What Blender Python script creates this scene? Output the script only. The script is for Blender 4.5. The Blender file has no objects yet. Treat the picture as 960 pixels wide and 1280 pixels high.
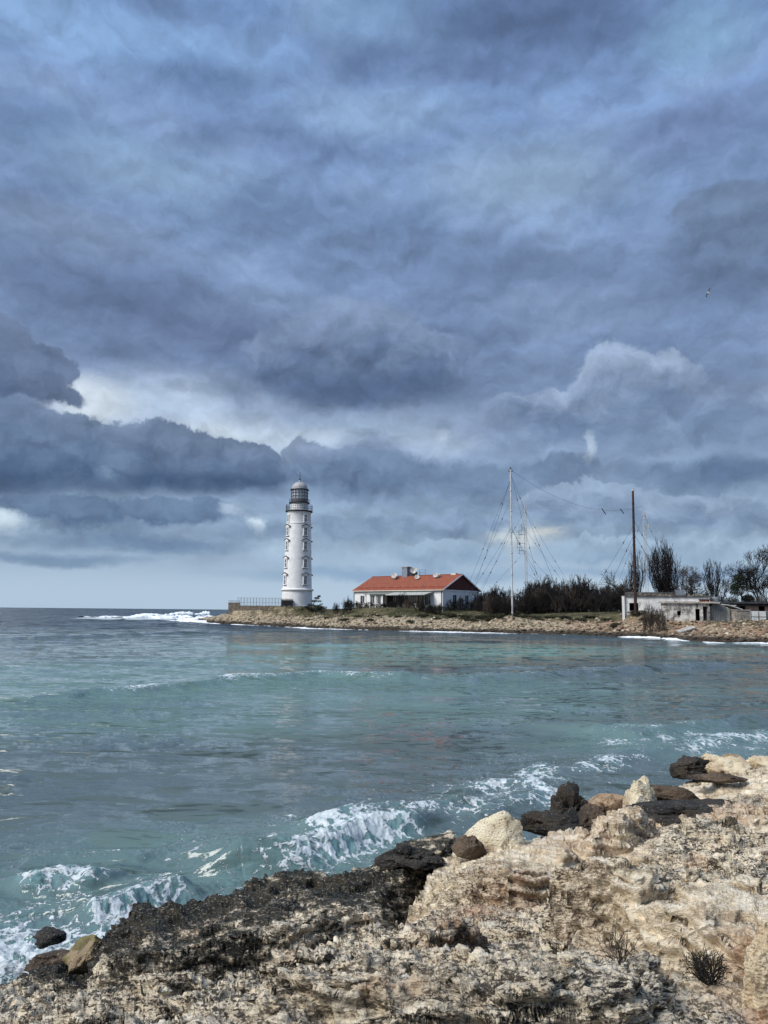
import bpy, bmesh, math, random
import numpy as np, time
_T0 = time.time()
def lap(n): print('LAP', n, round(time.time()-_T0, 1))
from mathutils import Matrix, Vector
random.seed(7)
RNG = np.random.default_rng(11)
PI = math.pi
F = 924.4                     # focal length in photo pixels (960x1280)
EYE = 4.0                     # eye height over the sea, metres
sc = bpy.context.scene
COL = sc.collection

# ---------------------------------------------------------------- camera
PITCH, ROLL = math.radians(7.62), math.radians(0.55)
cam_d = bpy.data.cameras.new('camera')
cam_d.sensor_fit = 'VERTICAL'; cam_d.sensor_height = 36; cam_d.sensor_width = 27; cam_d.lens = 26
cam_d.clip_start = 0.1; cam_d.clip_end = 60000
cam = bpy.data.objects.new('camera', cam_d); COL.objects.link(cam)
CM = Matrix.Translation((0, 0, EYE)) @ Matrix.Rotation(PI/2 + PITCH, 4, 'X') @ Matrix.Rotation(ROLL, 4, 'Z')
cam.matrix_world = CM
sc.camera = cam
CR = CM.to_3x3()
def ray(px, py):
    return CR @ Vector((px - 480, 640 - py, -F))
def P(px, py, Y):             # world point seen at a photo pixel, at distance Y
    d = ray(px, py); k = Y / d.y
    return Vector((d.x*k, Y, EYE + d.z*k))
def PZ(px, py, z):            # world point seen at a photo pixel, at height z
    d = ray(px, py); k = (z - EYE) / d.z
    return Vector((d.x*k, d.y*k, z))
def PX(px, Y):                # X of a pixel column near the horizon at distance Y
    return P(px, 764, Y).x

# ---------------------------------------------------------------- numpy noise
_perm = RNG.permutation(256).astype(np.int32)
_g = RNG.normal(size=(256, 3)).astype(np.float32); _g /= np.linalg.norm(_g, axis=1)[:, None]
_g2 = np.stack([np.cos(np.arange(256)*2*PI/256), np.sin(np.arange(256)*2*PI/256)], -1).astype(np.float32)
_perm2 = np.concatenate([_perm, _perm])
def perlin(x, y, z=0.0):
    """2-D gradient noise; a number for z picks another pattern"""
    z = float(z); x = np.asarray(x, np.float32) + np.float32(z*13.37 % 97); y = np.asarray(y, np.float32) - np.float32(z*7.77 % 89)
    xf = np.floor(x); yf = np.floor(y); fx = x-xf; fy = y-yf
    xi = xf.astype(np.int32) & 255; yi = yf.astype(np.int32) & 255
    u = fx*fx*fx*(fx*(fx*6-15)+10); v = fy*fy*fy*(fy*(fy*6-15)+10)
    p0 = _perm2[xi]; p1 = _perm2[xi+1]
    def c(p, j, i):
        h = _perm2[p+yi+j] if j == 0 else _perm2[(p+yi+1) & 255]
        return _gx[h]*(fx-i) + _gy[h]*(fy-j)
    a = c(p0, 0, 0); a = a + u*(c(p1, 0, 1)-a)
    b = c(p0, 1, 0); b = b + u*(c(p1, 1, 1)-b)
    return (a + v*(b-a))*np.float32(1.5)
_gx = np.ascontiguousarray(_g2[:, 0]); _gy = np.ascontiguousarray(_g2[:, 1])
def fbm(x, y, z=0.0, o=5, g=0.5, lac=2.07):
    s = 0; a = 1; t = 0; f = 1
    for i in range(o):
        s = s + a*perlin(x*f, y*f, z+i*1.7); t += a; a *= g; f *= lac
    return s/t*1.4
def ridged(x, y, z=0.0, o=4, g=0.5, lac=2.1):
    s = 0; a = 1; t = 0; f = 1
    for i in range(o):
        s = s + a*(1 - np.abs(perlin(x*f, y*f, z+i*2.3))*1.6); t += a; a *= g; f *= lac
    return s/t
from concurrent.futures import ThreadPoolExecutor
def chunked(fn, *arrs, n=32):
    """run fn over blocks of rows on all cores and stack what it returns"""
    parts = [np.array_split(np.asarray(a, np.float32), n) for a in arrs]
    with ThreadPoolExecutor(4) as ex: out = list(ex.map(lambda i: fn(*[p[i] for p in parts]), range(n)))
    return [np.concatenate([o[k] for o in out]) for k in range(len(out[0]))]
def worley(x, y, seed=0):
    xi = np.floor(x).astype(np.int32); yi = np.floor(y).astype(np.int32)
    best = np.full(x.shape, 9., np.float32); sec = best.copy()
    for i in (-1, 0, 1):
        for j in (-1, 0, 1):
            cx, cy = xi+i, yi+j
            h = _perm[(_perm[(cx+seed) & 255]+cy) & 255]; h2 = _perm[(h+57) & 255]
            d = (cx + h/256.0 - x)**2 + (cy + h2/256.0 - y)**2
            sec = np.minimum(sec, np.maximum(best, d)); best = np.minimum(best, d)
    return np.sqrt(best), np.sqrt(sec)
def sstep(a, b, x):
    t = np.clip((x-a)/(b-a), 0, 1); return t*t*(3-2*t)
def polydist(X, Y, pts, closed=False, vals=None):
    """distance to a polyline; also nearest value along it and the side sign"""
    n = len(pts); best = np.full(X.shape, 1e9, np.float32); val = np.zeros(X.shape, np.float32)
    rng = range(n if closed else n-1)
    for i in rng:
        ax, ay = pts[i][0], pts[i][1]; bx, by = pts[(i+1) % n][0], pts[(i+1) % n][1]
        dx, dy = bx-ax, by-ay; L = dx*dx+dy*dy+1e-9
        t = np.clip(((X-ax)*dx+(Y-ay)*dy)/L, 0, 1)
        d = (X-ax-t*dx)**2 + (Y-ay-t*dy)**2
        m = d < best; best = np.where(m, d, best)
        if vals is not None:
            val = np.where(m, vals[i] + t*(vals[(i+1) % n]-vals[i]), val)
    return np.sqrt(best), val
def inpoly(X, Y, pts):
    ins = np.zeros(X.shape, bool); n = len(pts); j = n-1
    for i in range(n):
        xi, yi = pts[i][0], pts[i][1]; xj, yj = pts[j][0], pts[j][1]
        c = ((yi > Y) != (yj > Y)) & (X < (xj-xi)*(Y-yi)/((yj-yi) if yj != yi else 1e-9) + xi)
        ins ^= c; j = i
    return ins

# ---------------------------------------------------------------- objects
def tag(o, label=None, cat=None, group=None, kind=None):
    if label: o['label'] = label
    if cat: o['category'] = cat
    if group: o['group'] = group
    if kind: o['kind'] = kind
    return o
def link(name, me, m=None, parent=None, smooth=False):
    o = bpy.data.objects.new(name, me); COL.objects.link(o)
    if m: me.materials.append(m)
    if parent: o.parent = parent
    if smooth: me.polygons.foreach_set('use_smooth', np.ones(len(me.polygons), bool))
    return o
def empty(name, loc, rz=0, label=None, cat=None, group=None):
    o = bpy.data.objects.new(name, None); COL.objects.link(o)
    o.location = loc; o.rotation_euler = (0, 0, rz); o.empty_display_size = 0.3
    return tag(o, label, cat, group)
def copy_tree(o, parent=None):
    c = o.copy(); COL.objects.link(c)
    if parent: c.parent = parent
    for ch in list(o.children): copy_tree(ch, c)
    return c
def np_mesh(name, V, Q):
    me = bpy.data.meshes.new(name)
    V = np.asarray(V, np.float32); Q = np.asarray(Q, np.int32); k = Q.shape[1]
    me.vertices.add(len(V)); me.vertices.foreach_set('co', V.ravel())
    me.loops.add(Q.size); me.loops.foreach_set('vertex_index', Q.ravel())
    me.polygons.add(len(Q)); me.polygons.foreach_set('loop_start', np.arange(0, Q.size, k, dtype=np.int32))
    me.polygons.foreach_set('loop_total', np.full(len(Q), k, np.int32))
    me.update(calc_edges=True)
    return me
def grid_quads(nr, nc, wrap=False):
    i = np.arange(nr-1)[:, None]; j = np.arange(nc if wrap else nc-1)[None, :]
    a = i*nc + j; b = i*nc + (j+1) % nc
    return np.stack([a, b, b+nc, a+nc], -1).reshape(-1, 4)
def attr(me, name, v):
    a = me.attributes.new(name, 'FLOAT', 'POINT'); a.data.foreach_set('value', np.asarray(v, np.float32).ravel())

class MB:
    def __init__(s): s.v = []; s.f = []
    def add(s, vs, fs):
        n = len(s.v); s.v += [tuple(v) for v in vs]; s.f += [tuple(i+n for i in f) for f in fs]; return s
    def box(s, x0, x1, y0, y1, z0, z1):
        return s.add([(x0,y0,z0),(x1,y0,z0),(x1,y1,z0),(x0,y1,z0),(x0,y0,z1),(x1,y0,z1),(x1,y1,z1),(x0,y1,z1)],
                     [(0,3,2,1),(4,5,6,7),(0,1,5,4),(1,2,6,5),(2,3,7,6),(3,0,4,7)])
    def tube(s, a, b, r0, r1=None, n=6):
        a, b = Vector(a), Vector(b); r1 = r0 if r1 is None else r1
        d = (b-a).normalized(); u = d.orthogonal().normalized(); w = d.cross(u)
        vs = []
        for p, r in ((a, r0), (b, r1)):
            for k in range(n):
                t = 2*PI*k/n; vs.append(p + u*(r*math.cos(t)) + w*(r*math.sin(t)))
        fs = [(k, (k+1) % n, (k+1) % n + n, k+n) for k in range(n)] + [tuple(range(n))[::-1], tuple(range(n, 2*n))]
        return s.add(vs, fs)
    def path(s, pts, r, n=5):
        for a, b in zip(pts[:-1], pts[1:]): s.tube(a, b, r, r, n)
        return s
    def lathe(s, prof, n=48, cx=0, cy=0):
        vs = []; fs = []
        for r, z in prof:
            for k in range(n):
                t = 2*PI*k/n; vs.append((cx+r*math.cos(t), cy+r*math.sin(t), z))
        for i in range(len(prof)-1):
            for k in range(n): fs.append((i*n+k, i*n+(k+1) % n, (i+1)*n+(k+1) % n, (i+1)*n+k))
        fs.append(tuple(range(n))[::-1]); fs.append(tuple(range((len(prof)-1)*n, len(prof)*n)))
        return s.add(vs, fs)
    def prism(s, poly, axis, a, b):
        """poly = (u,v) outline; axis 'y': u=x v=z; axis 'x': u=y v=z; axis 'z': u=x v=y"""
        def m(u, v, w): return {'y': (u, w, v), 'x': (w, u, v), 'z': (u, v, w)}[axis]
        n = len(poly); vs = [m(u, v, a) for u, v in poly] + [m(u, v, b) for u, v in poly]
        return s.add(vs, [(k, (k+1) % n, (k+1) % n+n, k+n) for k in range(n)] + [tuple(range(n))[::-1], tuple(range(n, 2*n))])
    def build(s, name, m, parent=None, smooth=False, bevel=0, M=None):
        me = bpy.data.meshes.new(name)
        vs = [tuple(M @ Vector(v)) for v in s.v] if M else s.v
        me.from_pydata(vs, [], s.f)
        bm = bmesh.new(); bm.from_mesh(me); bmesh.ops.recalc_face_normals(bm, faces=bm.faces)
        if bevel: bmesh.ops.bevel(bm, geom=bm.edges[:], offset=bevel, segments=1, affect='EDGES', clamp_overlap=True)
        bm.to_mesh(me); bm.free()
        o = link(name, me, m, parent, False)
        if smooth:
            me.polygons.foreach_set('use_smooth', np.ones(len(me.polygons), bool))
            me.set_sharp_from_angle(angle=math.radians(35))
        return o

# ---------------------------------------------------------------- node helpers
class NT:
    def __init__(s, tree): s.t = tree; s.t.nodes.clear()
    def n(s, ty, **kw):
        o = s.t.nodes.new(ty)
        for k, v in kw.items(): setattr(o, k, v)
        return o
    def put(s, sock, v):
        if v is None: return
        if hasattr(v, 'links'): s.t.links.new(v, sock)
        else:
            if sock.type == 'RGBA' and not isinstance(v, (int, float)) and len(v) == 3: v = (*v, 1)
            if sock.type in ('RGBA',) and isinstance(v, (int, float)): v = (v, v, v, 1)
            if sock.type == 'VECTOR' and isinstance(v, (int, float)): v = (v, v, v)
            sock.default_value = v
    def m(s, op, a, b=None, c=None, clamp=False):
        o = s.n('ShaderNodeMath', operation=op, use_clamp=clamp)
        s.put(o.inputs[0], a); s.put(o.inputs[1], b); s.put(o.inputs[2], c); return o.outputs[0]
    def v(s, op, a, b=None, scale=None):
        o = s.n('ShaderNodeVectorMath', operation=op); s.put(o.inputs[0], a); s.put(o.inputs[1], b)
        if scale is not None: s.put(o.inputs['Scale'], scale)
        return o.outputs['Value'] if op in ('LENGTH', 'DOT_PRODUCT', 'DISTANCE') else o.outputs[0]
    def noise(s, vec, scale, detail=4, rough=.5, dist=0, col=False, norm=True):
        o = s.n('ShaderNodeTexNoise'); o.normalize = norm
        s.put(o.inputs['Vector'], vec); s.put(o.inputs['Scale'], scale); s.put(o.inputs['Detail'], detail)
        s.put(o.inputs['Roughness'], rough); s.put(o.inputs['Distortion'], dist)
        return o.outputs[1 if col else 0]
    def vor(s, vec, scale, feature='F1', rand=1.0, out='Distance'):
        o = s.n('ShaderNodeTexVoronoi', feature=feature); s.put(o.inputs['Vector'], vec); s.put(o.inputs['Scale'], scale)
        s.put(o.inputs['Randomness'], rand); return o.outputs[out]
    def mr(s, v, a, b, c=0., d=1., smooth=True):
        o = s.n('ShaderNodeMapRange', interpolation_type='SMOOTHSTEP' if smooth else 'LINEAR')
        s.put(o.inputs[0], v); s.put(o.inputs[1], a); s.put(o.inputs[2], b); s.put(o.inputs[3], c); s.put(o.inputs[4], d)
        return o.outputs[0]
    def mix(s, f, a, b, mode='MIX'):
        o = s.n('ShaderNodeMix', data_type='RGBA', blend_type=mode)
        s.put(o.inputs[0], f); s.put(o.inputs[6], a); s.put(o.inputs[7], b); return o.outputs[2]
    def ramp(s, f, stops, interp='LINEAR'):
        o = s.n('ShaderNodeValToRGB'); cr = o.color_ramp; cr.interpolation = interp
        while len(cr.elements) > 1: cr.elements.remove(cr.elements[-1])
        cr.elements[0].position = stops[0][0]; cr.elements[0].color = (*stops[0][1], 1)
        for p, c in stops[1:]:
            e = cr.elements.new(p); e.color = (*c, 1)
        s.put(o.inputs[0], f); return o.outputs[0]
    def attr(s, name):
        return s.n('ShaderNodeAttribute', attribute_name=name).outputs['Fac']
    def bump(s, h, strength=.5, dist=.02, normal=None):
        o = s.n('ShaderNodeBump'); s.put(o.inputs['Height'], h); o.inputs['Strength'].default_value = strength
        o.inputs['Distance'].default_value = dist
        if normal: s.put(o.inputs['Normal'], normal)
        return o.outputs[0]
def newmat(name):
    m = bpy.data.materials.new(name); m.use_nodes = True; t = NT(m.node_tree)
    out = t.n('ShaderNodeOutputMaterial'); b = t.n('ShaderNodeBsdfPrincipled')
    t.t.links.new(b.outputs[0], out.inputs[0])
    return m, t, b
def geo(t): return t.n('ShaderNodeNewGeometry').outputs['Position']
def objc(t): return t.n('ShaderNodeTexCoord').outputs['Object']
def lin(*c): return tuple(((x/255)/12.92 if x/255 <= .04045 else ((x/255+.055)/1.055)**2.4) for x in c)

_simple = {}
def simple(name, c, rough=.7, var=.25, scale=3., dirt=0., metal=0., dirtcol=(.08, .06, .04), bump=.3, spec=.4):
    """weathered paint / plaster / metal: base colour with mottling and dirt patches"""
    if name in _simple: return _simple[name]
    m, t, b = newmat(name); p = objc(t)
    n1 = t.noise(p, scale, 6, .6); n2 = t.noise(p, scale*6, 4, .6)
    lo = tuple(x*(1-var) for x in c); hi = tuple(min(1, x*(1+var*.5)) for x in c)
    col = t.mix(t.mr(n1, .35, .65), lo, hi)
    col = t.mix(t.mr(n2, .4, .75, 0, .35), col, tuple(x*.6 for x in c))
    if dirt:
        st = t.noise(t.v('MULTIPLY', p, (1, 1, .25)), scale*1.7, 6, .7)
        col = t.mix(t.mr(st, .62-dirt*.25, .72-dirt*.15, 0, min(1, dirt+.3)), col, dirtcol)
    t.put(b.inputs['Base Color'], col); b.inputs['Roughness'].default_value = rough
    b.inputs['Metallic'].default_value = metal; b.inputs['Specular IOR Level'].default_value = spec
    t.put(b.inputs['Normal'], t.bump(n2, bump, .02))
    _simple[name] = m; return m
# ---------------------------------------------------------------- light and sky
SUN_AZ = math.atan2(-.80, -.45); SUN_EL = math.radians(42)
sd = bpy.data.lights.new('sun', 'SUN'); sd.energy = 1.4; sd.angle = math.radians(28); sd.color = (1, .965, .91)
so = bpy.data.objects.new('sun', sd); COL.objects.link(so)
sv = Vector((math.sin(SUN_AZ)*math.cos(SUN_EL), math.cos(SUN_AZ)*math.cos(SUN_EL), math.sin(SUN_EL)))
so.rotation_euler = sv.to_track_quat('Z', 'Y').to_euler()

world = bpy.data.worlds.new('World'); sc.world = world; world.use_nodes = True
w = NT(world.node_tree)
bg = w.n('ShaderNodeBackground'); wo = w.n('ShaderNodeOutputWorld'); w.t.links.new(bg.outputs[0], wo.inputs[0])
bg.inputs[1].default_value = 0.1
sky = w.n('ShaderNodeTexSky'); sky.sky_type = 'NISHITA'; sky.sun_disc = False
sky.sun_elevation = SUN_EL; sky.sun_rotation = SUN_AZ; sky.air_density = 1.4; sky.dust_density = .6; sky.ozone_density = 2.5
dirv = w.n('ShaderNodeTexCoord').outputs['Generated']
sep = w.n('ShaderNodeSeparateXYZ'); w.put(sep.inputs[0], w.v('NORMALIZE', dirv))
az = w.m('MULTIPLY', w.m('ARCTAN2', sep.outputs[0], sep.outputs[1]), 180/PI)
el = w.m('MULTIPLY', w.m('ARCSINE', sep.outputs[2]), 180/PI)
cb = w.n('ShaderNodeCombineXYZ'); w.put(cb.inputs[0], az); w.put(cb.inputs[1], el); AE = cb.outputs[0]
def aed(px, py):
    d = ray(px, py).normalized(); return math.degrees(math.atan2(d.x, d.y)), math.degrees(math.asin(d.z))
def warp(scale, detail, rough, amp, stretch=(1, 1, 1), base=None):
    q = w.v('MULTIPLY', base or AE, stretch)
    c = w.v('SUBTRACT', w.noise(q, scale, detail, rough, 0, True), (.5, .5, .5))
    return w.v('ADD', base or AE, w.v('MULTIPLY', c, amp))
W_soft = warp(.07, 4, .55, (14, 7, 0), (.6, 1.3, 1))            # lazy, wide drift
W_mid = warp(.16, 6, .6, (5, 3, 0), (.75, 1.2, 1))
W_bil = warp(.55, 7, .62, (2.6, 2.2, 0), base=warp(.2, 3, .5, (3.0, 2.0, 0)))   # billowing cumulus edges
def ell(W, cx, cy, rx, ry):
    a, e = aed(cx, cy); a0, _ = aed(cx-rx, cy); a1, _ = aed(cx+rx, cy); _, e0 = aed(cx, cy+ry); _, e1 = aed(cx, cy-ry)
    RX, RY = (a1-a0)/2, (e1-e0)/2
    q = w.v('MULTIPLY', w.v('SUBTRACT', W, (a, e, 0)), (1/RX, 1/RY, 0))
    return w.m('SUBTRACT', 1, w.v('LENGTH', q)), q
EXP = 1.5; G = 10/2**EXP
def S(c):
    r, g, b_ = lin(*c); return (r*G*1.10, g*G*1.14, b_*G*1.06)
# clear to hazy base by elevation, over the Nishita sky
stops = [(0.0, (150,180,210)), (1.2, (142,174,207)), (3.5, (126,155,192)), (6, (112,135,168)), (11, (118,136,168)), (15, (120,135,168)),
         (19, (106,123,158)), (23, (110,128,163)), (28, (114,136,173)), (35, (116,142,184)), (44, (108,139,185)), (60, (150,170,200)), (90, (190,200,215))]
base = w.ramp(w.m('DIVIDE', el, 90), [(max(0, s/90), tuple(x*1.10 for x in lin(*c))) for s, c in stops])
base = w.v('SCALE', base, scale=w.m('MULTIPLY', w.mr(el, 44, 75, 1., 2.4), G))
base = w.mix(.12, base, w.v('MULTIPLY', sky.outputs[0], (1.0, 1.0, 1.0)))
mott = w.noise(w.v('MULTIPLY', W_mid, (.55, 1.25, 1)), .11, 7, .58)
low = w.mr(el, 1.5, 6)
base = w.mix(w.m('MULTIPLY', w.mr(mott, .42, .7), w.m('MULTIPLY', low, .55)), base, S((84,101,136)))
base = w.mix(w.m('MULTIPLY', w.mr(mott, .52, .28), w.m('MULTIPLY', low, .38)), base, S((152,172,208)))
col = base
def soft(cx, cy, rx, ry, c, op=.7, W=None):
    global col
    d, q = ell(W or W_mid, cx, cy, rx, ry)
    col = w.mix(w.mr(d, 0, .85, 0, op), col, S(c))
def cloud(els, top, bot, op=.95, edge=.12, soft_edge=.7, W=None, split=.0, span=1.1, bias=.0):
    """cumulus bank: union of ellipses, crisp lit top edge, soft dark underside"""
    global col
    W = W or W_bil
    d = None; ty = None
    for e in els:
        di, q = ell(W, *e)
        if d is None: d = di; Q = q
        else:
            d = w.m('SMOOTH_MAX', d, di, .12)
    cy = sum(e[1] for e in els)/len(els); ry = max(e[3] for e in els)
    _, ec = aed(els[0][0], cy); _, e0 = aed(els[0][0], cy+ry); _, e1 = aed(els[0][0], cy-ry); R = (e1-e0)/2
    sy = w.n('ShaderNodeSeparateXYZ'); w.put(sy.inputs[0], W)
    h = w.m('DIVIDE', w.m('SUBTRACT', sy.outputs[1], ec), R)           # -1 foot .. 1 top
    wid = w.mr(h, -.6, .5, soft_edge, edge)
    mask = w.mr(w.m('ADD', d, bias), 0, wid, 0, op)
    shade = w.m('ADD', w.m('MULTIPLY', h, .5), w.m('MULTIPLY', w.m('SUBTRACT', w.noise(W, .42, 6, .6), .5), 1.5))
    shade = w.m('SUBTRACT', w.m('ADD', shade, .5), w.m('MULTIPLY', d, split))
    c = w.mix(w.mr(shade, .0, span), S(bot), S(top))
    col = w.mix(mask, col, c)
# high soft deck
soft(110, 40, 300, 70, (134,166,214), .75); soft(470, 30, 150, 60, (126,158,200), .6); soft(300, 60, 120, 40, (128,158,204), .5)
soft(650, 45, 250, 85, (86,104,144), .85, W_soft); soft(465, 78, 90, 40, (84,102,146), .55, W_soft); soft(600, 95, 90, 34, (86,102,144), .5)
soft(470, 145, 170, 50, (142,168,210), .65); soft(230, 95, 110, 38, (92,116,160), .65); soft(60, 165, 160, 46, (90,112,154), .65)
soft(880, 40, 110, 80, (126,158,196), .65); soft(660, 225, 200, 80, (142,164,198), .7); soft(180, 215, 220, 60, (132,158,194), .6)
soft(330, 175, 200, 38, (96,116,158), .6); soft(860, 160, 170, 54, (110,126,170), .55); soft(420, 262, 210, 44, (100,120,160), .6)
soft(90, 290, 210, 50, (124,140,174), .55); soft(150, 365, 260, 60, (86,102,138), .65); soft(620, 330, 220, 56, (98,116,154), .6)
soft(740, 385, 160, 50, (118,136,172), .6); soft(300, 420, 220, 45, (92,106,144), .6); soft(620, 410, 110, 46, (104,122,160), .55)
soft(660, 480, 140, 50, (102,120,156), .65); soft(810, 300, 60, 60, (124,144,186), .6)
cloud([(930,320,118,84),(985,300,100,90),(900,262,70,40)], (108,124,156), (86,102,134), .7, .16, 1.1, W=W_mid)
# bright gaps
soft(235, 498, 210, 54, (170,186,216), .95); soft(110, 500, 90, 44, (204,213,232), .9); soft(270, 545, 180, 38, (194,206,228), .85)
soft(470, 525, 190, 44, (150,168,198), .75); soft(385, 550, 90, 28, (180,194,220), .85); soft(545, 552, 90, 30, (164,180,210), .75)
# middle cloud
soft(440, 468, 250, 70, (88,106,142), .75, W_mid)
cloud([(440,442,120,70),(372,468,90,62),(515,478,120,70),(300,496,70,40)], (130,147,184), (82,100,135), .8, .16, 1.7, split=.3, span=1.25)
soft(440, 486, 200, 26, (74,91,126), .75, W_mid)
# upper left bank
cloud([(-20,455,95,74),(48,468,56,44),(84,490,34,14)], (106,122,156), (76,92,126), .95, .10, .7)
# right cumulus
cloud([(770,500,66,76),(838,498,54,66),(700,540,130,60),(890,545,140,70),(790,556,150,66)], (158,174,207), (98,117,153), .85, .12, 1.6, split=.5, span=1.2)
soft(905, 470, 110, 60, (104,122,158), .5); soft(600, 535, 100, 30, (118,134,168), .5)
# main left bank
cloud([(15,568,110,78),(98,566,62,58),(170,572,62,52),(225,578,60,50),(275,586,70,44),(320,592,54,36)], (116,134,168), (70,90,126), .92, .10, 1.1, span=1.4, split=.1)
cloud([(385,586,44,40),(440,600,90,40)], (126,142,176), (82,101,136), .88, .12, 1.2)
soft(100, 606, 250, 30, (62,82,118), .75); soft(260, 604, 170, 24, (64,84,120), .65)
# dark band right of the lighthouse
cloud([(470,604,150,46),(600,610,130,40),(700,596,90,30),(870,600,170,38)], (114,134,169), (86,106,141), .78, .38, 1.3, span=1.2)
soft(660, 616, 60, 16, (128,147,180), .5, W_bil)
cloud([(730,640,100,40),(850,650,150,38),(940,656,100,34)], (152,170,202), (94,114,150), .8, .12, 1.3, span=1.2)
cloud([(560,664,90,30),(440,668,80,26)], (134,154,188), (96,116,150), .7, .15, 1.3)
soft(930, 592, 130, 24, (80,98,134), .65)
# soft bright breaks
soft(736, 560, 14, 30, (190,202,224), .5, W_bil); soft(552, 541, 14, 12, (176,190,216), .6)
# low left streaks
soft(60, 645, 130, 30, (156,177,208), .75); soft(8, 640, 44, 30, (200,214,234), .9); soft(250, 650, 160, 24, (150,171,204), .65)
cloud([(110,650,110,24),(220,640,110,22),(60,634,90,20)], (104,125,160), (70,91,127), .88, .2, 1.0)
soft(322, 655, 18, 14, (208,220,238), .7, W_bil); soft(296, 640, 26, 12, (180,196,222), .6, W_bil); soft(350, 690, 40, 16, (176,196,222), .4)
soft(180, 680, 210, 15, (94,118,154), .7); soft(60, 694, 180, 11, (98,122,157), .7); soft(330, 668, 100, 14, (104,126,160), .55)
# bright low cumulus between the masts
soft(655, 674, 75, 20, (176,186,204), .6, W_bil); soft(640, 672, 44, 11, (200,205,214), .6, W_bil); soft(675, 668, 30, 11, (206,208,214), .6, W_bil)
cloud([(560,700,80,26),(760,694,100,26),(860,702,120,26)], (156,177,206), (116,141,176), .7, .16, 1.2)
soft(500, 718, 300, 14, (120,148,187), .65); soft(850, 716, 220, 14, (112,140,181), .65)
# relief of the cloud bodies: what is thicker than the air above it catches the light
def relief(vec, sx, sy, scale, det, dy, k, lo_, hi_):
    global col
    a_ = w.v('MULTIPLY', vec, (sx, sy, 1)); b_ = w.v('ADD', a_, (-.35*dy*sx, dy*sy, 0))
    e_ = w.m('SUBTRACT', w.noise(a_, scale, det, .56), w.noise(b_, scale, det, .56))
    f_ = w.m('ADD', 1, w.m('MULTIPLY', w.m('MULTIPLY', e_, k), w.mr(el, lo_, hi_)))
    col = w.v('SCALE', col, scale=w.m('MAXIMUM', f_, .4))
relief(W_mid, .55, 1.2, .13, 4, 2.2, .42, 2.5, 8)
relief(W_bil, .7, 1.1, .42, 4, .8, .75, 2.0, 6)
w.put(bg.inputs[0], col)
sc.view_settings.view_transform = 'Standard'; sc.view_settings.look = 'None'
sc.view_settings.exposure = EXP; sc.view_settings.gamma = 1.0
world.cycles.sampling_method = 'MANUAL'; world.cycles.sample_map_resolution = 512
# ---------------------------------------------------------------- foreground rock (ground)
def az_cols(dense0, dense1, nd, nc):
    """azimuths (radians, 0 = +Y, clockwise), dense in the looked-at sector, coarse all round"""
    d = np.linspace(dense0, dense1, nd); rest = np.linspace(dense1, dense0+360, nc+2)[1:-1]
    return np.radians(np.concatenate([d, rest]))
edge_px = [(0,1226,.25),(60,1208,.35),(100,1192,.45),(122,1172,.75),(140,1148,.9),(185,1130,1.0),(235,1121,1.05),(300,1104,1.1),
           (372,1086,1.12),(425,1092,1.1),(470,1083,1.12),(503,1060,1.12),(560,1050,1.2),(600,1036,1.2),(655,1032,1.2),(690,1024,1.25),
           (715,1010,1.3),(760,1002,1.35),(800,985,1.4),(835,968,1.5),(870,957,1.6),(905,950,1.7),(935,953,1.7),(960,952,1.7),(1010,950,1.75)]
def under(a):      # height of the ledge that sits on the bedrock at this point of the edge
    return .32 if 122 <= a <= 525 else .24 if 525 < a <= 705 else .16 if a > 705 else 0
E = [(*PZ(a, b, z).xy, z - under(a)) for a, b, z in edge_px]
E = [(-60,-20,.5),(-25,-8,.4),(-12,1,.3),(-6.5,4.6,.2)] + E + [(9.5,13.6,1.8),(15,16,1.9),(26,22,2.0),(45,44,2.2),(57,75,2.4),(60,102,2.6)]
ctrl_px = [(480,1280,2.3),(0,1280,.85),(240,1280,1.7),(720,1280,2.35),(960,1280,2.6),(200,1212,.72),(110,1225,.6),(330,1190,.85),(480,1195,1.25),
           (600,1235,1.8),(600,1130,1.35),(700,1062,1.5),(640,1110,1.40),(800,1100,1.75),(900,1150,2.1),(960,1200,2.35),(760,1210,1.9),
           (870,1240,2.15),(960,1000,1.85),(850,1005,1.6),(800,1040,1.6),(300,1110,1.05),(400,1100,1.08),(470,1120,1.05),(880,1060,1.8),(100,1262,.85)]
LOW = {(700,1062): .26, (640,1110): .1, (300,1110): .34, (400,1100): .34, (470,1120): .34, (960,1000): .16, (850,1005): .16, (800,1040): .2, (900,1150): .36, (960,1200): .36, (800,1100): .36, (880,1060): .1, (760,1210): 0}
Cc = [(*PZ(a, b, z).xy, z - LOW.get((a, b), 0)) for a, b, z in ctrl_px] + [(0,0,2.45),(3,0,2.6),(-3,0,1.9),(0,-8,2.8),(10,0,3),(12,6,2.7),(-8,-4,1.6),(30,0,3.5),(40,20,3.2),(0,-40,4),(60,60,3.6),(90,90,4),(-40,-40,3)]
Ccontrol = np.array(Cc + [e for e in E])
def toW(pl, z): return [tuple(PZ(a, b, z).xy) for a, b in pl]
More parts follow.
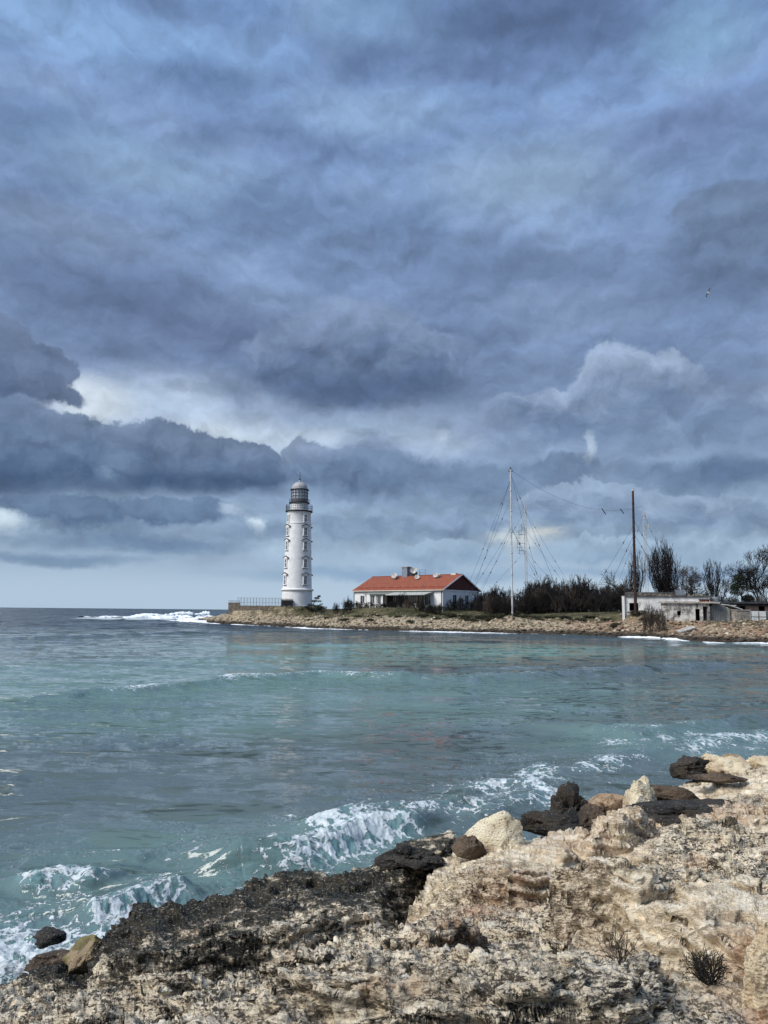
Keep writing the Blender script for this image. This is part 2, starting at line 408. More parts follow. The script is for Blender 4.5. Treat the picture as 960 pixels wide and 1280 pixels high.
LEDGES = [  # outline in the photo, height of its plane, added height, edge width
    (toW([(122,1196),(136,1152),(185,1128),(300,1100),(372,1080),(430,1088),(470,1080),(505,1050),(560,1046),(565,1085),(500,1118),(470,1150),(410,1168),(330,1186),(230,1205),(150,1212)], 1.0), .34, .10),
    (toW([(683,1100),(720,1078),(800,1068),(880,1040),(1000,1030),(1250,1050),(1400,1300),(1000,1262),(930,1228),(860,1205),(790,1180),(725,1150),(690,1128)], 1.85), .36, .06),
    (toW([(330,1238),(400,1212),(480,1192),(560,1182),(598,1192),(604,1212),(560,1232),(470,1232),(400,1246)], 1.6), .17, .03),
    (toW([(520,1075),(560,1050),(640,1036),(720,1040),(800,1048),(820,1062),(720,1082),(690,1108),(640,1116),(585,1108),(560,1098)], 1.4), .26, .06),
    (toW([(720,1040),(800,1010),(900,1005),(1000,1000),(1300,1000),(1300,1060),(900,1062),(800,1056)], 1.65), .16, .08),
    (toW([(700,1100),(760,1088),(850,1082),(940,1090),(930,1112),(840,1118),(800,1140),(740,1146),(700,1125)], 2.0), .13, .035),
    (toW([(-200,1262),(60,1245),(200,1250),(330,1262),(420,1262),(560,1258),(700,1262),(820,1280),(820,1600),(-200,1600)], 1.6), .10, .04),
]
def rock_base(X, Y):
    """bedrock height before the fine weathering; also metres inland of the edge"""
    wx = fbm(X*.9, Y*.9, 3.1, 4)*.35; wy = fbm(X*.9+31, Y*.9-7, 1.7, 4)*.35
    d, ez = polydist(X+wx*.6, Y+wy*.6, E, vals=[e[2] for e in E])
    closed = [e[:2] for e in E] + [(400,102),(400,-400),(-400,-400),(-400,-130)]
    ins = inpoly(X+wx*.6, Y+wy*.6, closed)
    s = np.where(ins, d, -d)
    num = np.zeros_like(X); den = np.zeros_like(X)
    for cx, cy, cz in Ccontrol:
        q = (X-cx)**2 + (Y-cy)**2
        k = 1/(q + .15 + .002*(cx*cx+cy*cy))**2; num += k*cz; den += k
    h = num/den
    h = np.where(s < 0, ez, h*sstep(0, .6, s) + ez*(1-sstep(0, .6, s)))
    jx = fbm(X*2.6, Y*2.6, 9., 3)*.06; jy = fbm(X*2.6+9, Y*2.6, 4., 3)*.06
    for poly, hh, ew in LEDGES:
        nx = wx*.6 + jx; ny = wy*.6 + jy
        dd, _ = polydist(X+nx, Y+ny, poly, True); ii = inpoly(X+nx, Y+ny, poly)
        sd_ = np.where(ii, dd, -dd)
        h = h + hh*sstep(-ew, ew, sd_) - (.06*np.exp(-((sd_+ew*1.5)/.08)**2) if hh > .08 else 0)
    lump = fbm(X*.8, Y*.8, 0., 4)*.10 + (ridged(X*1.0+fbm(X, Y, 0, 3)*.6, Y*1.8, 0., 3)-.6)*.11
    h = h + lump
    # bedding: the limestone weathers back in small steps with sharp lips
    for st, fx, o in ((.13, .8, 1.5), (.06, 1.9, 1.3)):
        nn = fbm(X*fx, Y*fx*1.3, 5., 4)*o; tz = h/st + nn
        fr = tz - np.floor(tz); step = (np.floor(tz) + sstep(.42, .80, fr) - nn)*st
        tm = np.clip(.5 + fbm(X*.5+4, Y*.5, st*50, 3)*1.5, .08, .92)
        h = h*(1-tm) + step*tm
    fall = np.clip(-s, 0, 50)
    h = np.where(s < 0, ez + (h-ez)*.8 - fall*1.15 - np.minimum(fall, .5)*.8, h)
    h = np.maximum(h, -2.2 + .2*perlin(X*.3, Y*.3))
    return h, s
def rock_detail(X, Y, B):
    """displacement along the normal; (u, v) also climb with height so faces are not streaked"""
    cr = .50 + fbm(X*.55+8, Y*.55+3, 7., 4)*.9
    for px, py, z, rad, amt in [(200,1255,1.2,1.5,.7),(450,1180,1.3,1.5,.6),(300,1130,1.1,2,.6),(560,1240,1.8,.9,.45),(820,1090,1.9,1.0,.6),(640,1075,1.45,1.0,-.5),(940,1010,1.8,3,-.3),
                                (850,1165,2.1,.6,-.55),(940,1140,2.1,.9,-.4),(790,1165,2.0,.4,-.4),(610,1090,1.4,.6,-.3),(700,1250,2.1,.9,.45)]:
        c = PZ(px, py, z); cr = cr + amt*np.exp(-((X-c.x)**2+(Y-c.y)**2)/rad**2)
    cr = np.clip(cr, .10, 1)
    u = X + .75*B; v = Y + 1.0*B
    ax = u + .06*perlin(u*8, v*8, 2.); ay = v + .06*perlin(u*8+5, v*8, 8.)
    f1, f2 = worley(ax*7, ay*12, 3); g1, g2 = worley(ax*19, ay*31, 71); k1, k2 = worley(ax*3.6, ay*5.2, 19)
    pits = -(1-sstep(.05, .50, f1))*.045 + np.minimum((f2-f1)*.03, .006)
    pits2 = -(1-sstep(0, .45, g1))*.014 + np.minimum((g2-g1)*.012, .003)
    big = -(1-sstep(0, .42, k1))*.08*sstep(-.15, .15, fbm(X*1.1, Y*1.1, 2., 2))
    fb = fbm(u*4, v*8, 6., 5, .6)
    rg = -np.clip(ridged(u*2.0+fb*.4, v*7, 3., 5, .62)-.60, -.1, 1)      # sharp-lipped gullies between flat crusts
    rg2 = ridged(u*1.3+fb*.15, v*3.6, 8., 5, .55)-.60
    h = cr*(pits*.8 + pits2 + rg*.10 + fb*.01) + big*(.35+.65*cr) + fb*.020 + rg2*.09*(1.1-.5*cr)
    ck = ridged(u*.8+fb*.3, v*2.3, 4., 3, .45); h = h - .09*sstep(.86, .98, ck)*sstep(.2, .5, cr)   # open joints
    h = np.clip(h, -.16, .07)
    h = h + (perlin(u*50, v*70, 1.)*.005 + perlin(u*100, v*120, 5.)*.0025)*(.35+cr)
    return h, cr
azs = np.radians(np.concatenate([np.linspace(-60, -33.3, 110), np.linspace(-33, 33, 900), np.linspace(33.15, 80, 300), np.linspace(80, 300, 62)[1:-1]]))
NR0 = 820
r1 = 1/np.linspace(1/2.2, 1/17., NR0)
A1, R1 = np.meshgrid(azs, r1)
B1, = chunked(lambda x, y: rock_base(x, y)[:1], R1*np.sin(A1), R1*np.cos(A1))
# spread the rows of every column evenly over the relief as it is looked at
dB = np.abs(np.diff(B1, axis=0)); dR = np.diff(R1, axis=0); rm = R1[:-1]
meas = np.sqrt((dR*2.2/rm)**2 + (np.minimum(dB, dR*6)*.8)**2)/rm
k = np.ones(15)/15
meas = np.apply_along_axis(lambda r: np.convolve(np.pad(r, 7, mode='wrap'), k, 'valid'), 1, meas)
cum = np.concatenate([np.zeros((1, meas.shape[1])), np.cumsum(meas, 0)]); cum /= cum[-1]
tt = np.linspace(0, 1, NR0)
for c_ in range(R1.shape[1]): R1[:, c_] = np.interp(tt, cum[:, c_], r1)
R = np.concatenate([np.array([.3, 1.0, 1.6])[:, None]*np.ones((1, len(azs))), R1, (17.5*1.045**np.arange(1, 47))[:, None]*np.ones((1, len(azs)))])
A = np.ones((R.shape[0], 1))*azs[None]
GX = (R*np.sin(A)).astype(np.float32); GY = (R*np.cos(A)).astype(np.float32)
HB, S_ = chunked(rock_base, GX, GY); D_, CRU = chunked(rock_detail, GX, GY, HB); lap('rock')
def grid_normals(x, y, z):
    pos = np.stack([x, y, z], -1)
    a_ = np.gradient(pos, axis=0); b_ = np.roll(pos, -1, 1) - np.roll(pos, 1, 1)
    n = np.cross(b_, a_); n /= np.linalg.norm(n, axis=-1, keepdims=True)+1e-9
    return n*np.sign(n[..., 2:3]+1e-6)
Nn = grid_normals(GX, GY, HB)
for _ in range(2):
    Nn = (Nn + np.roll(Nn, 1, 1) + np.roll(Nn, -1, 1) + np.concatenate([Nn[1:], Nn[-1:]]) + np.concatenate([Nn[:1], Nn[:-1]]))
    Nn /= np.linalg.norm(Nn, axis=-1, keepdims=True)
steep = sstep(.90, .55, Nn[..., 2])
bt = HB*9 + fbm(GX*.9, GY*.9, 2., 4)*2.2; bt = bt - np.floor(bt)
D_ = D_ + steep*(R < 17.5)*(.075*(sstep(0, .75, bt)*sstep(1.0, .93, bt)) - .035)     # harder beds stand proud of the face
_b, _ = polydist(GX, GY, LEDGES[0][0], True); _i = inpoly(GX, GY, LEDGES[0][0])
fadeD = np.where(R < 17.5, 1, .6)*(1-.45*sstep(-.3, .1, np.where(_i, _b, -_b))); D_ = D_*fadeD
VX = GX + Nn[..., 0]*D_; VY = GY + Nn[..., 1]*D_; H = HB + Nn[..., 2]*D_
near = (R < 16)
me = np_mesh('ground', np.stack([VX, VY, H], -1).reshape(-1, 3), grid_quads(len(R), len(azs), True)[:, ::-1])
# zones: wet algae along the sea edge, rust stains, spongy crust
wetline = sstep(1.15, .35, S_) * sstep(1.75, 1.0, H + .25*fbm(GX*1.5, GY*1.5, 0., 4))
blk_p = LEDGES[0][0]; bd, _ = polydist(GX, GY, blk_p, True); bi = inpoly(GX, GY, blk_p)
blk = sstep(-.25, .1, np.where(bi, bd, -bd) + .25*fbm(GX*2, GY*2, 3., 4)) * near  # left block darkened in colour: shade of its near face plus wet growth
lw = sstep(1.5, -1.5, GX - .0) * sstep(1.5, .9, H)
dark = np.clip(np.maximum(wetline*(.50+.5*fbm(GX*1.3, GY*1.3, 5., 3)+.4*lw), blk*.60) , 0, 1)
dark = np.maximum(dark, sstep(.25, -.1, H))
attr(me, 'dark', dark); attr(me, 'crust', CRU)
ru = np.zeros_like(GX)
for px, py, z, rr, amt in [(600,1122,1.4,.30,.6),(655,1108,1.45,.25,.6),(690,1165,1.8,.3,.4),(935,1165,2.2,.25,.9),(950,1190,2.3,.25,.7),(880,1020,1.7,.8,.5),(570,1205,1.7,.25,.7),(760,1160,2.,.2,.5),(720,1055,1.5,.5,.5),(255,1175,.9,.2,.5)]:
    c = PZ(px, py, z); ru = ru + amt*np.exp(-((GX-c.x)**2+(GY-c.y)**2)/rr**2)
attr(me, 'rust', np.clip(ru, 0, 1))
mr_, t, b = newmat('karst_rock'); p = geo(t)
q = t.v('MULTIPLY', p, (.8, 1.5, 2.2))
big = t.noise(q, 1.1, 6, .6); med = t.noise(q, 6, 8, .65); fin = t.noise(q, 34, 8, .7); gr = t.noise(q, 120, 4, .7)
cr = t.attr('crust'); dk = t.attr('dark'); rs = t.attr('rust')
col = t.mix(t.mr(big, .35, .65), (.60,.48,.32), (.77,.65,.47))
col = t.mix(t.mr(med, .45, .7), col, (.88,.79,.62))
col = t.mix(t.mr(med, .48, .3, 0, .5), col, (.27,.175,.10))
# grey weathered skin on the crusted parts
skin = t.m('MULTIPLY', t.mr(t.noise(q, 2.3, 6, .65), .40, .6), t.mr(cr, .25, .75))
col = t.mix(t.m('MULTIPLY', skin, .75), col, t.mix(t.mr(fin, .4, .62), (.27,.225,.17), (.84,.75,.58)))
lich = t.m('MULTIPLY', t.mr(t.m('ADD', fin, t.m('MULTIPLY', t.m('SUBTRACT', med, .5), .8)), .49, .42), t.mr(cr, .05, .8, .3, .95))
col = t.mix(lich, col, (.045,.038,.030))
fis = t.noise(t.v('MULTIPLY', p, (.55, 1.9, 2.5)), 2.6, 7, .68)
fis = t.mr(t.m('ABSOLUTE', t.m('SUBTRACT', fis, .5)), .028, .0); col = t.mix(t.m('MULTIPLY', fis, t.mr(cr, .1, .6, .3, .65)), col, (.06,.048,.036))
spk = t.mr(t.noise(q, 70, 5, .75), .585, .66)
col = t.mix(t.m('MULTIPLY', spk, .55), col, (.72,.67,.56))
col = t.mix(t.m('MULTIPLY', rs, t.mr(t.noise(q, 5, 5, .6), .35, .6, .2, .85)), col, (.34,.17,.09))
ora = t.mr(t.noise(q, 1.9, 6, .6), .60, .72, 0, .5); col = t.mix(ora, col, (.40,.24,.13))
dmask = t.mr(t.m('ADD', dk, t.m('MULTIPLY', t.m('SUBTRACT', t.noise(q, 7, 8, .7), .5), 1.5)), .38, .62)
algae_shade = t.mix(t.mr(t.noise(q, 3, 4, .6), .4, .6), (.012,.012,.009), (.035,.028,.016))
algae_shade = t.mix(t.mr(t.noise(q, 38, 6, .75), .56, .63, 0, .85), algae_shade, (.42,.40,.34))
col = t.mix(dmask, col, algae_shade)
t.put(b.inputs['Base Color'], col)
t.put(b.inputs['Roughness'], t.mix(dmask, .9, .6)); b.inputs['Specular IOR Level'].default_value = .25
vh = t.vor(q, 42, 'F1'); hh = t.m('ADD', t.m('MULTIPLY', fin, .9), t.m('ADD', t.m('MULTIPLY', gr, .35), t.m('MULTIPLY', vh, .5)))
t.put(b.inputs['Normal'], t.bump(hh, .9, .022))
ground = link('ground', me, mr_, None, True); tag(ground, kind='structure')
KARST = mr_
# ---------------------------------------------------------------- sea
def wave_ridge(X, Y, pl, w0, w1, amp, asym=1.0, seed=0.):
    """raised crest along a polyline (world); steeper on the shoreward side"""
    d, val = polydist(X + fbm(X*.25+seed, Y*.25, 1., 3)*1.2*w0, Y + fbm(X*.25, Y*.25+seed, 2., 3)*1.2*w0, pl, vals=list(np.linspace(0, 1, len(pl))))
    # side: further from the viewer = positive
    yl = np.interp(X, [p[0] for p in pl], [p[1] for p in pl])
    side = sstep(-.5, .5, Y-yl)
    ww = w0 + (w1-w0)*side
    endf = sstep(0, .18, val)*sstep(1, .82, val)
    return amp*np.exp(-(d/ww)**2)*endf, d, side, endf
sazs = az_cols(-34, 34, 900, 130)
sr = 1/np.linspace(1/5.5, 1/330., 1150); srad = np.concatenate([sr, 345*1.09**np.arange(0, 50)])
A, R = np.meshgrid(sazs, srad)
X = (R*np.sin(A)).astype(np.float32); Y = (R*np.cos(A)).astype(np.float32); R = R.astype(np.float32)
dr = R*R/2957.*.45 + .02
def sea_fields(X, Y, R):
    dr = R*R/2957.*.45 + .02
    Z = np.zeros_like(X); SH = 0
    rg = np.random.default_rng(5)
    shore, _ = polydist(X, Y, E); nearrock = np.exp(-(shore/3.0)**2)
    amp_mod = .55 + .9*np.clip(fbm(X*.03+3, Y*.05, 0., 3)+.35, 0, 1)
    gust = .75 + fbm(X*.09, Y*.16, 4., 3)
    # long swell toward the shore
    ph = fbm(X*.035, Y*.05, 3., 3)*5
    for lam, a, th in [(13, .026, -95), (8.2, .018, -80), (5.1, .010, -104)]:
        k = 2*PI/lam; kx, ky = k*math.cos(math.radians(th)), k*math.sin(math.radians(th))
        f = np.clip(lam/(dr*5)-.2, 0, 1)
        c = np.sin(kx*X+ky*Y+ph*(9/lam)**.3*1.2 + rg.uniform(0, 6))
        Z += f*a*amp_mod*(c + .35*np.cos(2*(kx*X+ky*Y+ph*(9/lam)**.3*1.2)))
    for i in range(46):
        lam = .45*(13 ** rg.random()); th = math.radians(-92 + rg.normal()*34); k = 2*PI/lam
        a = .0018*lam**.75*rg.uniform(.6, 1.3)
        kx, ky = k*math.cos(th), k*math.sin(th); f = np.clip(lam/(dr*2.4)-.25, 0, 1)
        pp = kx*X+ky*Y + rg.uniform(0, 6.28) + fbm(X*.2/lam**.5+i*3.3, Y*.2/lam**.5, 0., 2)*4.5
        s1 = np.sin(pp); Z += f*a*gust*(1-2*np.abs(np.sin(pp/2))**1.15*1.0 + .35)*.8
        if i % 2: Z += f*a*.5*s1
    # peaky cross-chop from ridged noise
    for sc_, a in [(.35, .02), (.8, .018), (1.6, .010), (3.4, .004), (7.5, .001)]:
        f = np.clip(1/(sc_*dr*2.4)-.25, 0, 1)
        Z += f*a*gust*(ridged(X*sc_*.5+fbm(X*sc_*.5, Y*sc_*.5, 0, 2)*.7, Y*sc_*1.3+X*sc_*.12, sc_, 2)-.72)
    foam = np.zeros_like(X)
    def pw(l): return [tuple(PZ(a, b, 0).xy) for a, b in l]
    def crest(l, w0, w1, amp, fm, seed=0., fw=1.0, behind=0.):
        nonlocal Z, foam
        pl = pw(l); r_, d, side, endf = wave_ridge(X, Y, pl, w0, w1, amp, seed=seed)
        Z = Z + r_
        along = .5 + 1.1*fbm(X*.35/fw**.5+seed, Y*.2/fw**.5, 2., 3)
        foam = np.maximum(foam, .8*fm*endf*np.exp(-(d/(w0*fw))**2)*np.clip(along, 0, 1.2))
        if behind: foam = np.maximum(foam, behind*endf*np.exp(-(d/(w1*2.2))**2)*side*np.clip(.4+fbm(X*.8, Y*.8, seed, 3), 0, 1))
    # the long crest in the middle of the bay
    crest([(40,884),(110,872),(220,861),(300,851),(400,847),(500,853),(560,851)], .7, 2.4, .34, 1.15, 1., .9)
    crest([(400,850),(520,853),(640,849),(760,839),(860,832),(955,830)], .9, 2.6, .32, .75, 7., .8)
    crest([(-60,800),(100,796),(250,790),(330,792)], 2, 5, .25, .25, 9.)
    crest([(600,905),(700,915),(800,925),(860,912),(920,903),(1000,900)], .5, 1.4, .30, .65, 3., 1.3, .3)
    crest([(640,962),(760,955),(860,935),(960,922),(1050,915)], .45, 1.0, .16, .6, 5., 1.5, .4)
    # breakers on the rocks
    crest([(235,1092),(280,1076),(340,1072),(400,1058),(450,1042),(520,1036),(570,1020)], .40, .9, .40, 2.1, 2., 2.0, .95)
    crest([(360,1052),(430,1040),(520,1020),(600,1003)], .3, .7, .2, 1.1, 12., 1.8, .7)
    crest([(560,1000),(620,985),(690,985)], .3, .7, .14, .95, 13., 1.8, .7)
    crest([(90,1148),(140,1136),(190,1122),(240,1112)], .3, .6, .24, 2.0, 4., 1.9, .7)
    crest([(20,1120),(70,1104),(110,1100),(140,1108)], .26, .5, .2, 1.7, 6., 1.6, .5)
    crest([(590,1040),(640,1010),(700,985)], .35, .8, .14, 1.6, 8., 1.8, .8)
    crest([(0,1082),(140,1074),(190,1082)], .2, .5, .10, .5, 16., 1.2)
    # lacy foam washing about in front of the rocks, and rare whitecaps
    lace = np.exp(-(shore/1.8)**2)*.9 + np.exp(-(shore/5.0)**2)*.50
    lace *= np.clip(.62 + 1.1*fbm(X*.5+2, Y*.5, 7., 4), 0, 1.15)
    foam = np.maximum(foam, lace)
    for px, py, rx, ry, a in [(60,1180,1.1,1.0,.8),(30,1150,1.0,1.0,.6),(90,1120,.9,.7,.5),(180,1108,.9,.5,.6),(650,992,1.9,1.6,1.0),(700,965,2.2,1.8,.85),(860,930,3.5,2.5,.85),(930,925,3.,2.,.85),(585,1012,1.2,1,.9),(760,955,2.4,1.3,.7),(540,1000,2,.8,.65),(450,1030,2,.8,.6),(20,1210,1,.8,.7)]:
        c = PZ(px, py, 0); foam = np.maximum(foam, a*np.exp(-((X-c.x)/rx)**2-((Y-c.y)/ry)**2)*np.clip(.6+1.2*fbm(X*.9, Y*.9, 3., 3), 0, 1.2))
    wc = sstep(.86, 1.0, ridged(X*.05+5, Y*.10, 2., 3))*sstep(60, 120, R)*.5
    foam = np.maximum(foam, wc*sstep(.1, .4, fbm(X*.02, Y*.02, 6., 2)))
    # broken water off the point
    offp = PZ(178, 773.5, 0); K = sstep(.0, .5, 1-((X-offp.x)/30)**2-((Y-offp.y)/30)**2)
    Z += K*(ridged(X*.07, Y*.10, 1., 3)-.4)*1.1; foam = np.maximum(foam, K*1.5)
    # chop of the foam itself
    Z += np.clip(foam, 0, 1)*(ridged(X*2.4, Y*2.4, 3., 4, .6)-.6)*.10*sstep(60, 20, R)
    Z += np.clip(foam-.5, 0, 1)*(fbm(X*9, Y*9, 3., 4, .6))*.05*sstep(40, 15, R)
    fade = sstep(2500, 300, R); Z *= fade
    # water colour zones: sandy shoals show turquoise, deep water navy
    sh = np.zeros_like(X)
    def zone(px, py, rx, ry, a):
        """shoal centred where that pixel meets the sea; extents in metres"""
        nonlocal sh
        c = PZ(px, py, 0); u = X-c.x; v = Y-c.y
        wq = fbm(X*.03+px, Y*.05, 1., 4)*.55
        sh = np.maximum(sh, a*sstep(0, .75, 1-np.sqrt((u/rx)**2+(v/ry)**2)+wq))
    zone(560,812,34,24,1.0); zone(380,822,30,16,.95); zone(150,850,34,18,.7); zone(300,870,24,10,.6); zone(80,890,16,8,.45); zone(800,812,26,10,.55); zone(900,804,20,6,.4)
    zone(560,860,26,9,.5); zone(300,1070,5,2.5,.4); zone(60,1100,4,3,.3); zone(880,925,8,5,.45)
    deep = sstep(70, 190, R + 40*fbm(X*.012, Y*.02, 3., 3))*(1-sh)
    return Z, foam, sh, deep
Z, foam, sh, deep = chunked(sea_fields, X, Y, R); lap('sea')
me = np_mesh('sea', np.stack([X, Y, Z], -1).reshape(-1, 3), grid_quads(len(srad), len(sazs), True)[:, ::-1])
attr(me, 'foam', np.clip(foam, 0, 2)/2); attr(me, 'shoal', sh); attr(me, 'deep', deep); attr(me, 'farw', .95 + .25*sstep(55, 190, R))
ms, t, b = newmat('sea_water'); p = geo(t)
fo = t.m('MULTIPLY', t.attr('foam'), 2); shn = t.attr('shoal'); dp = t.attr('deep')
col = t.mix(shn, (.078,.110,.112), (.128,.228,.210)); col = t.mix(t.m('MULTIPLY', dp, .96), col, (.010,.026,.045))
# foam: a lacy web where thin, solid where thick
pn = t.v('ADD', p, t.v('MULTIPLY', t.v('SUBTRACT', t.noise(p, 2.2, 4, .6, 0, True), (.5,.5,.5)), (.5,.5,.5)))
web = t.m('SUBTRACT', 1, t.m('MULTIPLY', t.vor(pn, 3.1, 'DISTANCE_TO_EDGE'), 3.6))
web2 = t.m('SUBTRACT', 1, t.m('MULTIPLY', t.vor(pn, 8.5, 'DISTANCE_TO_EDGE'), 3.2))
nz_ = t.noise(pn, 6.5, 8, .7); big = t.noise(p, .9, 5, .6)
pat = t.m('ADD', t.m('MULTIPLY', web, .34), t.m('ADD', t.m('MULTIPLY', web2, .20), t.m('ADD', t.m('MULTIPLY', nz_, .75), t.m('MULTIPLY', big, .35))))
fm = t.mr(t.m('ADD', fo, t.m('MULTIPLY', t.m('SUBTRACT', pat, .96), 2.3)), .44, .70)
fm = t.m('MULTIPLY', fm, t.mr(fo, .03, .18))
fcol = t.mix(t.mr(nz_, .3, .7), (.36,.44,.46), (.66,.69,.70))
milky = t.mr(fo, .15, 1.2, 0, .55); col = t.mix(milky, col, (.16,.30,.31))
col = t.mix(fm, col, fcol)
t.put(b.inputs['Base Color'], col); t.put(b.inputs['Roughness'], t.mix(fm, .07, .85)); b.inputs['IOR'].default_value = 1.38
t.put(b.inputs['Specular IOR Level'], t.mix(fm, .5, .15))
cd = t.n('ShaderNodeCameraData')
r1_ = t.noise(t.v('MULTIPLY', p, (.75, 1.5, 1)), 5.5, 5, .6); r2_ = t.noise(t.v('MULTIPLY', p, (.45, 1.2, 1)), .9, 6, .62); r3_ = t.noise(t.v('MULTIPLY', p, (.4, 1, 1)), .16, 5, .6)
n1 = t.bump(r1_, .35, .05)
fw = t.attr('farw')
pw_ = t.v('ADD', p, t.v('MULTIPLY', t.v('SUBTRACT', t.noise(p, .22, 3, .5, 0, True), (.5,.5,.5)), (3.5, 2.2, 0)))
acc = None; fr_ = None
for k, (scl, am, lo) in enumerate(((.15, .25, .57), (.36, .5, .585), (.85, 1.35, .57), (1.9, 1.5, .575), (4.2, 1.1, .59))):
    q_ = t.v('MULTIPLY', t.v('ADD', pw_, (k*7.3, k*3.1, 0)), (.50, 1.3, 1))
    cn = t.noise(q_, scl, 1.6, .5, 0, True); nk = t.v('SCALE', t.v('SUBTRACT', cn, (.5, .5, .5)), scale=am*.20)
    acc = nk if acc is None else t.v('ADD', acc, nk)
    sq = t.n('ShaderNodeSeparateColor'); t.put(sq.inputs[0], cn); f_ = t.m('MULTIPLY', t.mr(sq.outputs[1], lo, lo+.075), t.m('MULTIPLY', -.55*am, t.mr(fw, 1.0, 1.2, .25 if k < 2 else 1., 4.5 if k < 2 else 1.1)))   # the steep little fronts
    fr_ = f_ if fr_ is None else t.m('ADD', fr_, f_)
fr_ = t.m('ADD', fr_, t.mr(fw, 1.0, 1.2, .13, .0))
cmb = t.n('ShaderNodeCombineXYZ'); t.put(cmb.inputs[1], fr_); acc = t.v('ADD', acc, cmb.outputs[0])
calm = t.mr(t.noise(t.v('MULTIPLY', p, (.5, 1.6, 1)), .10, 4, .6), .35, .6, .55, 1.15)     # gusts: rough and smooth patches
sl = t.v('SCALE', acc, scale=t.m('MULTIPLY', fw, calm))
n1 = t.v('NORMALIZE', t.v('ADD', n1, t.v('MULTIPLY', sl, (2.0, 1.7, 0))))
n2 = t.bump(t.m('MULTIPLY', fm, t.m('ADD', nz_, .5)), .7, .06, n1)
t.put(b.inputs['Normal'], n2)
sea = link('sea', me, ms, None, True); tag(sea, kind='structure')
del X, Y, Z, A, R
# ---------------------------------------------------------------- far headland (terrain), its stones, grass
shore_px = [(250,777.6),(264,779.2),(291,780.6),(320,781.6),(350,783.2),(385,785.5),(420,786.5),(455,787.3),(500,788.6),(550,790),(600,791),(650,792),(700,793),(745,794.5),(790,796.3),(822,797.5),(850,800.5),(880,802.5),(920,803.5),(962,804.5)]
SH = [tuple(PZ(a, b, 0).xy) for a, b in shore_px] + [(58,100),(66,88),(90,70),(140,20),(140,-20)]
back = [(-66,262),(-60,284),(-36,300),(10,330),(80,420),(200,600),(420,1000)]
outline = back[::-1] + SH + [(1500,-20),(1500,1000)]
ctr = [PX(635, 146), 146]
MOUND = (PX(632, 151), 151)
def far_h(X, Y):
    wx = fbm(X*.12, Y*.12, 3., 4)*2.6; wy = fbm(X*.12+9, Y*.12, 5., 4)*2.6
    xs, ys = X+wx*.6, Y+wy*.6
    d, _ = polydist(xs, ys, back[::-1][-7:] + SH)
    s = np.where(inpoly(xs, ys, outline), d, -d)
    h = np.interp(s, [-12, -3, 0, 1.2, 3, 8, 16, 24, 45, 200], [-3, -1.2, -.15, .5, .8, 1.95, 3.1, 3.95, 4.5, 4.7])
    rough = sstep(-2, 1, s)*sstep(40, 14, s)
    h = h + rough*(fbm(X*.35, Y*.35, 0., 5)*.45 + (ridged(X*.5, Y*.9, 1., 5, .6)-.6)*.55) + fbm(X*.06, Y*.06, 2., 3)*.25*sstep(10, 30, s)
    h = h + 1.1*np.exp(-((X-MOUND[0])/3.2)**2-((Y-MOUND[1])/2.2)**2)
    # flat pads for what stands on them
    for (x, y, r, z) in PADS:
        k = sstep(r*1.35, r, np.hypot(X-x, Y-y)); h = h*(1-k) + z*k
    return h, s
LH = P(371, 757.5, 212); LHZ = 5.0
PADS = [(LH.x, 212, 7, 5.0), (PX(310,216), 216.5, 4, 3.7), (PX(338,216), 216.5, 4, 3.9), (PX(318,226), 226, 4, 4.7), (PX(520,186), 188, 14, 4.8), (PX(846,131), 131.5, 3.2, 2.8), (PX(872,131), 131.5, 3.2, 2.8), (PX(903,129), 130, 3.6, 2.75), (PX(940,126), 127, 3.6, 2.75), (PX(812,143), 144.5, 5, 3.85), (PX(855,143), 144.5, 5, 3.85)]
xs_ = np.concatenate([np.arange(-78, 100, .42), np.arange(101, 420, 6)]); 
ys_ = np.concatenate([np.arange(84, 270, .42), np.arange(272, 900, 8)])
X, Y = np.meshgrid(xs_, ys_)
Z, S2 = chunked(far_h, X, Y); lap('headland')
Q = grid_quads(len(ys_), len(xs_))
keep = (S2.ravel()[Q].max(1) > -6)
Q = Q[keep]; used = np.unique(Q); rmap = -np.ones(X.size, np.int32); rmap[used] = np.arange(len(used))
V = np.stack([X, Y, Z], -1).reshape(-1, 3)[used]
me = np_mesh('terrain', V, rmap[Q])
attr(me, 'inland', S2.ravel()[used])
mt, t, b = newmat('headland_ground'); p = geo(t); inl = t.attr('inland')
n1 = t.noise(p, .35, 6, .65); n2 = t.noise(t.v('MULTIPLY', p, (1, 1, 2)), 1.6, 8, .7); n3 = t.vor(p, 1.5, 'F1', out='Color')
stone = t.mix(t.mr(n2, .35, .65), (.16,.12,.075), (.46,.385,.27)); stone = t.mix(t.mr(n2, .44, .36), stone, (.06,.045,.035))
sepx = t.n('ShaderNodeSeparateXYZ'); t.put(sepx.inputs[0], p)
stone = t.mix(t.m('MULTIPLY', t.mr(sepx.outputs[0], 28, 44), t.mr(n1, .4, .6, .15, .75)), stone, (.24,.14,.09))
grass = t.mix(t.mr(n1, .4, .6), (.035,.037,.018), (.10,.088,.048)); grass = t.mix(t.mr(n2, .5, .7, 0, .5), grass, (.17,.15,.085))
g = t.mr(t.m('ADD', inl, t.m('MULTIPLY', t.m('SUBTRACT', t.noise(p, .22, 5, .6), .5), 16)), 8.5, 13)
wet = t.mr(t.m('ADD', inl, t.m('MULTIPLY', n2, 1.5)), 3.6, 1.8)
col = t.mix(g, stone, grass); col = t.mix(t.m('MULTIPLY', wet, .92), col, (.028,.022,.016))
t.put(b.inputs['Base Color'], col); b.inputs['Roughness'].default_value = .95; b.inputs['Specular IOR Level'].default_value = .15
t.put(b.inputs['Normal'], t.bump(n2, .8, .35))
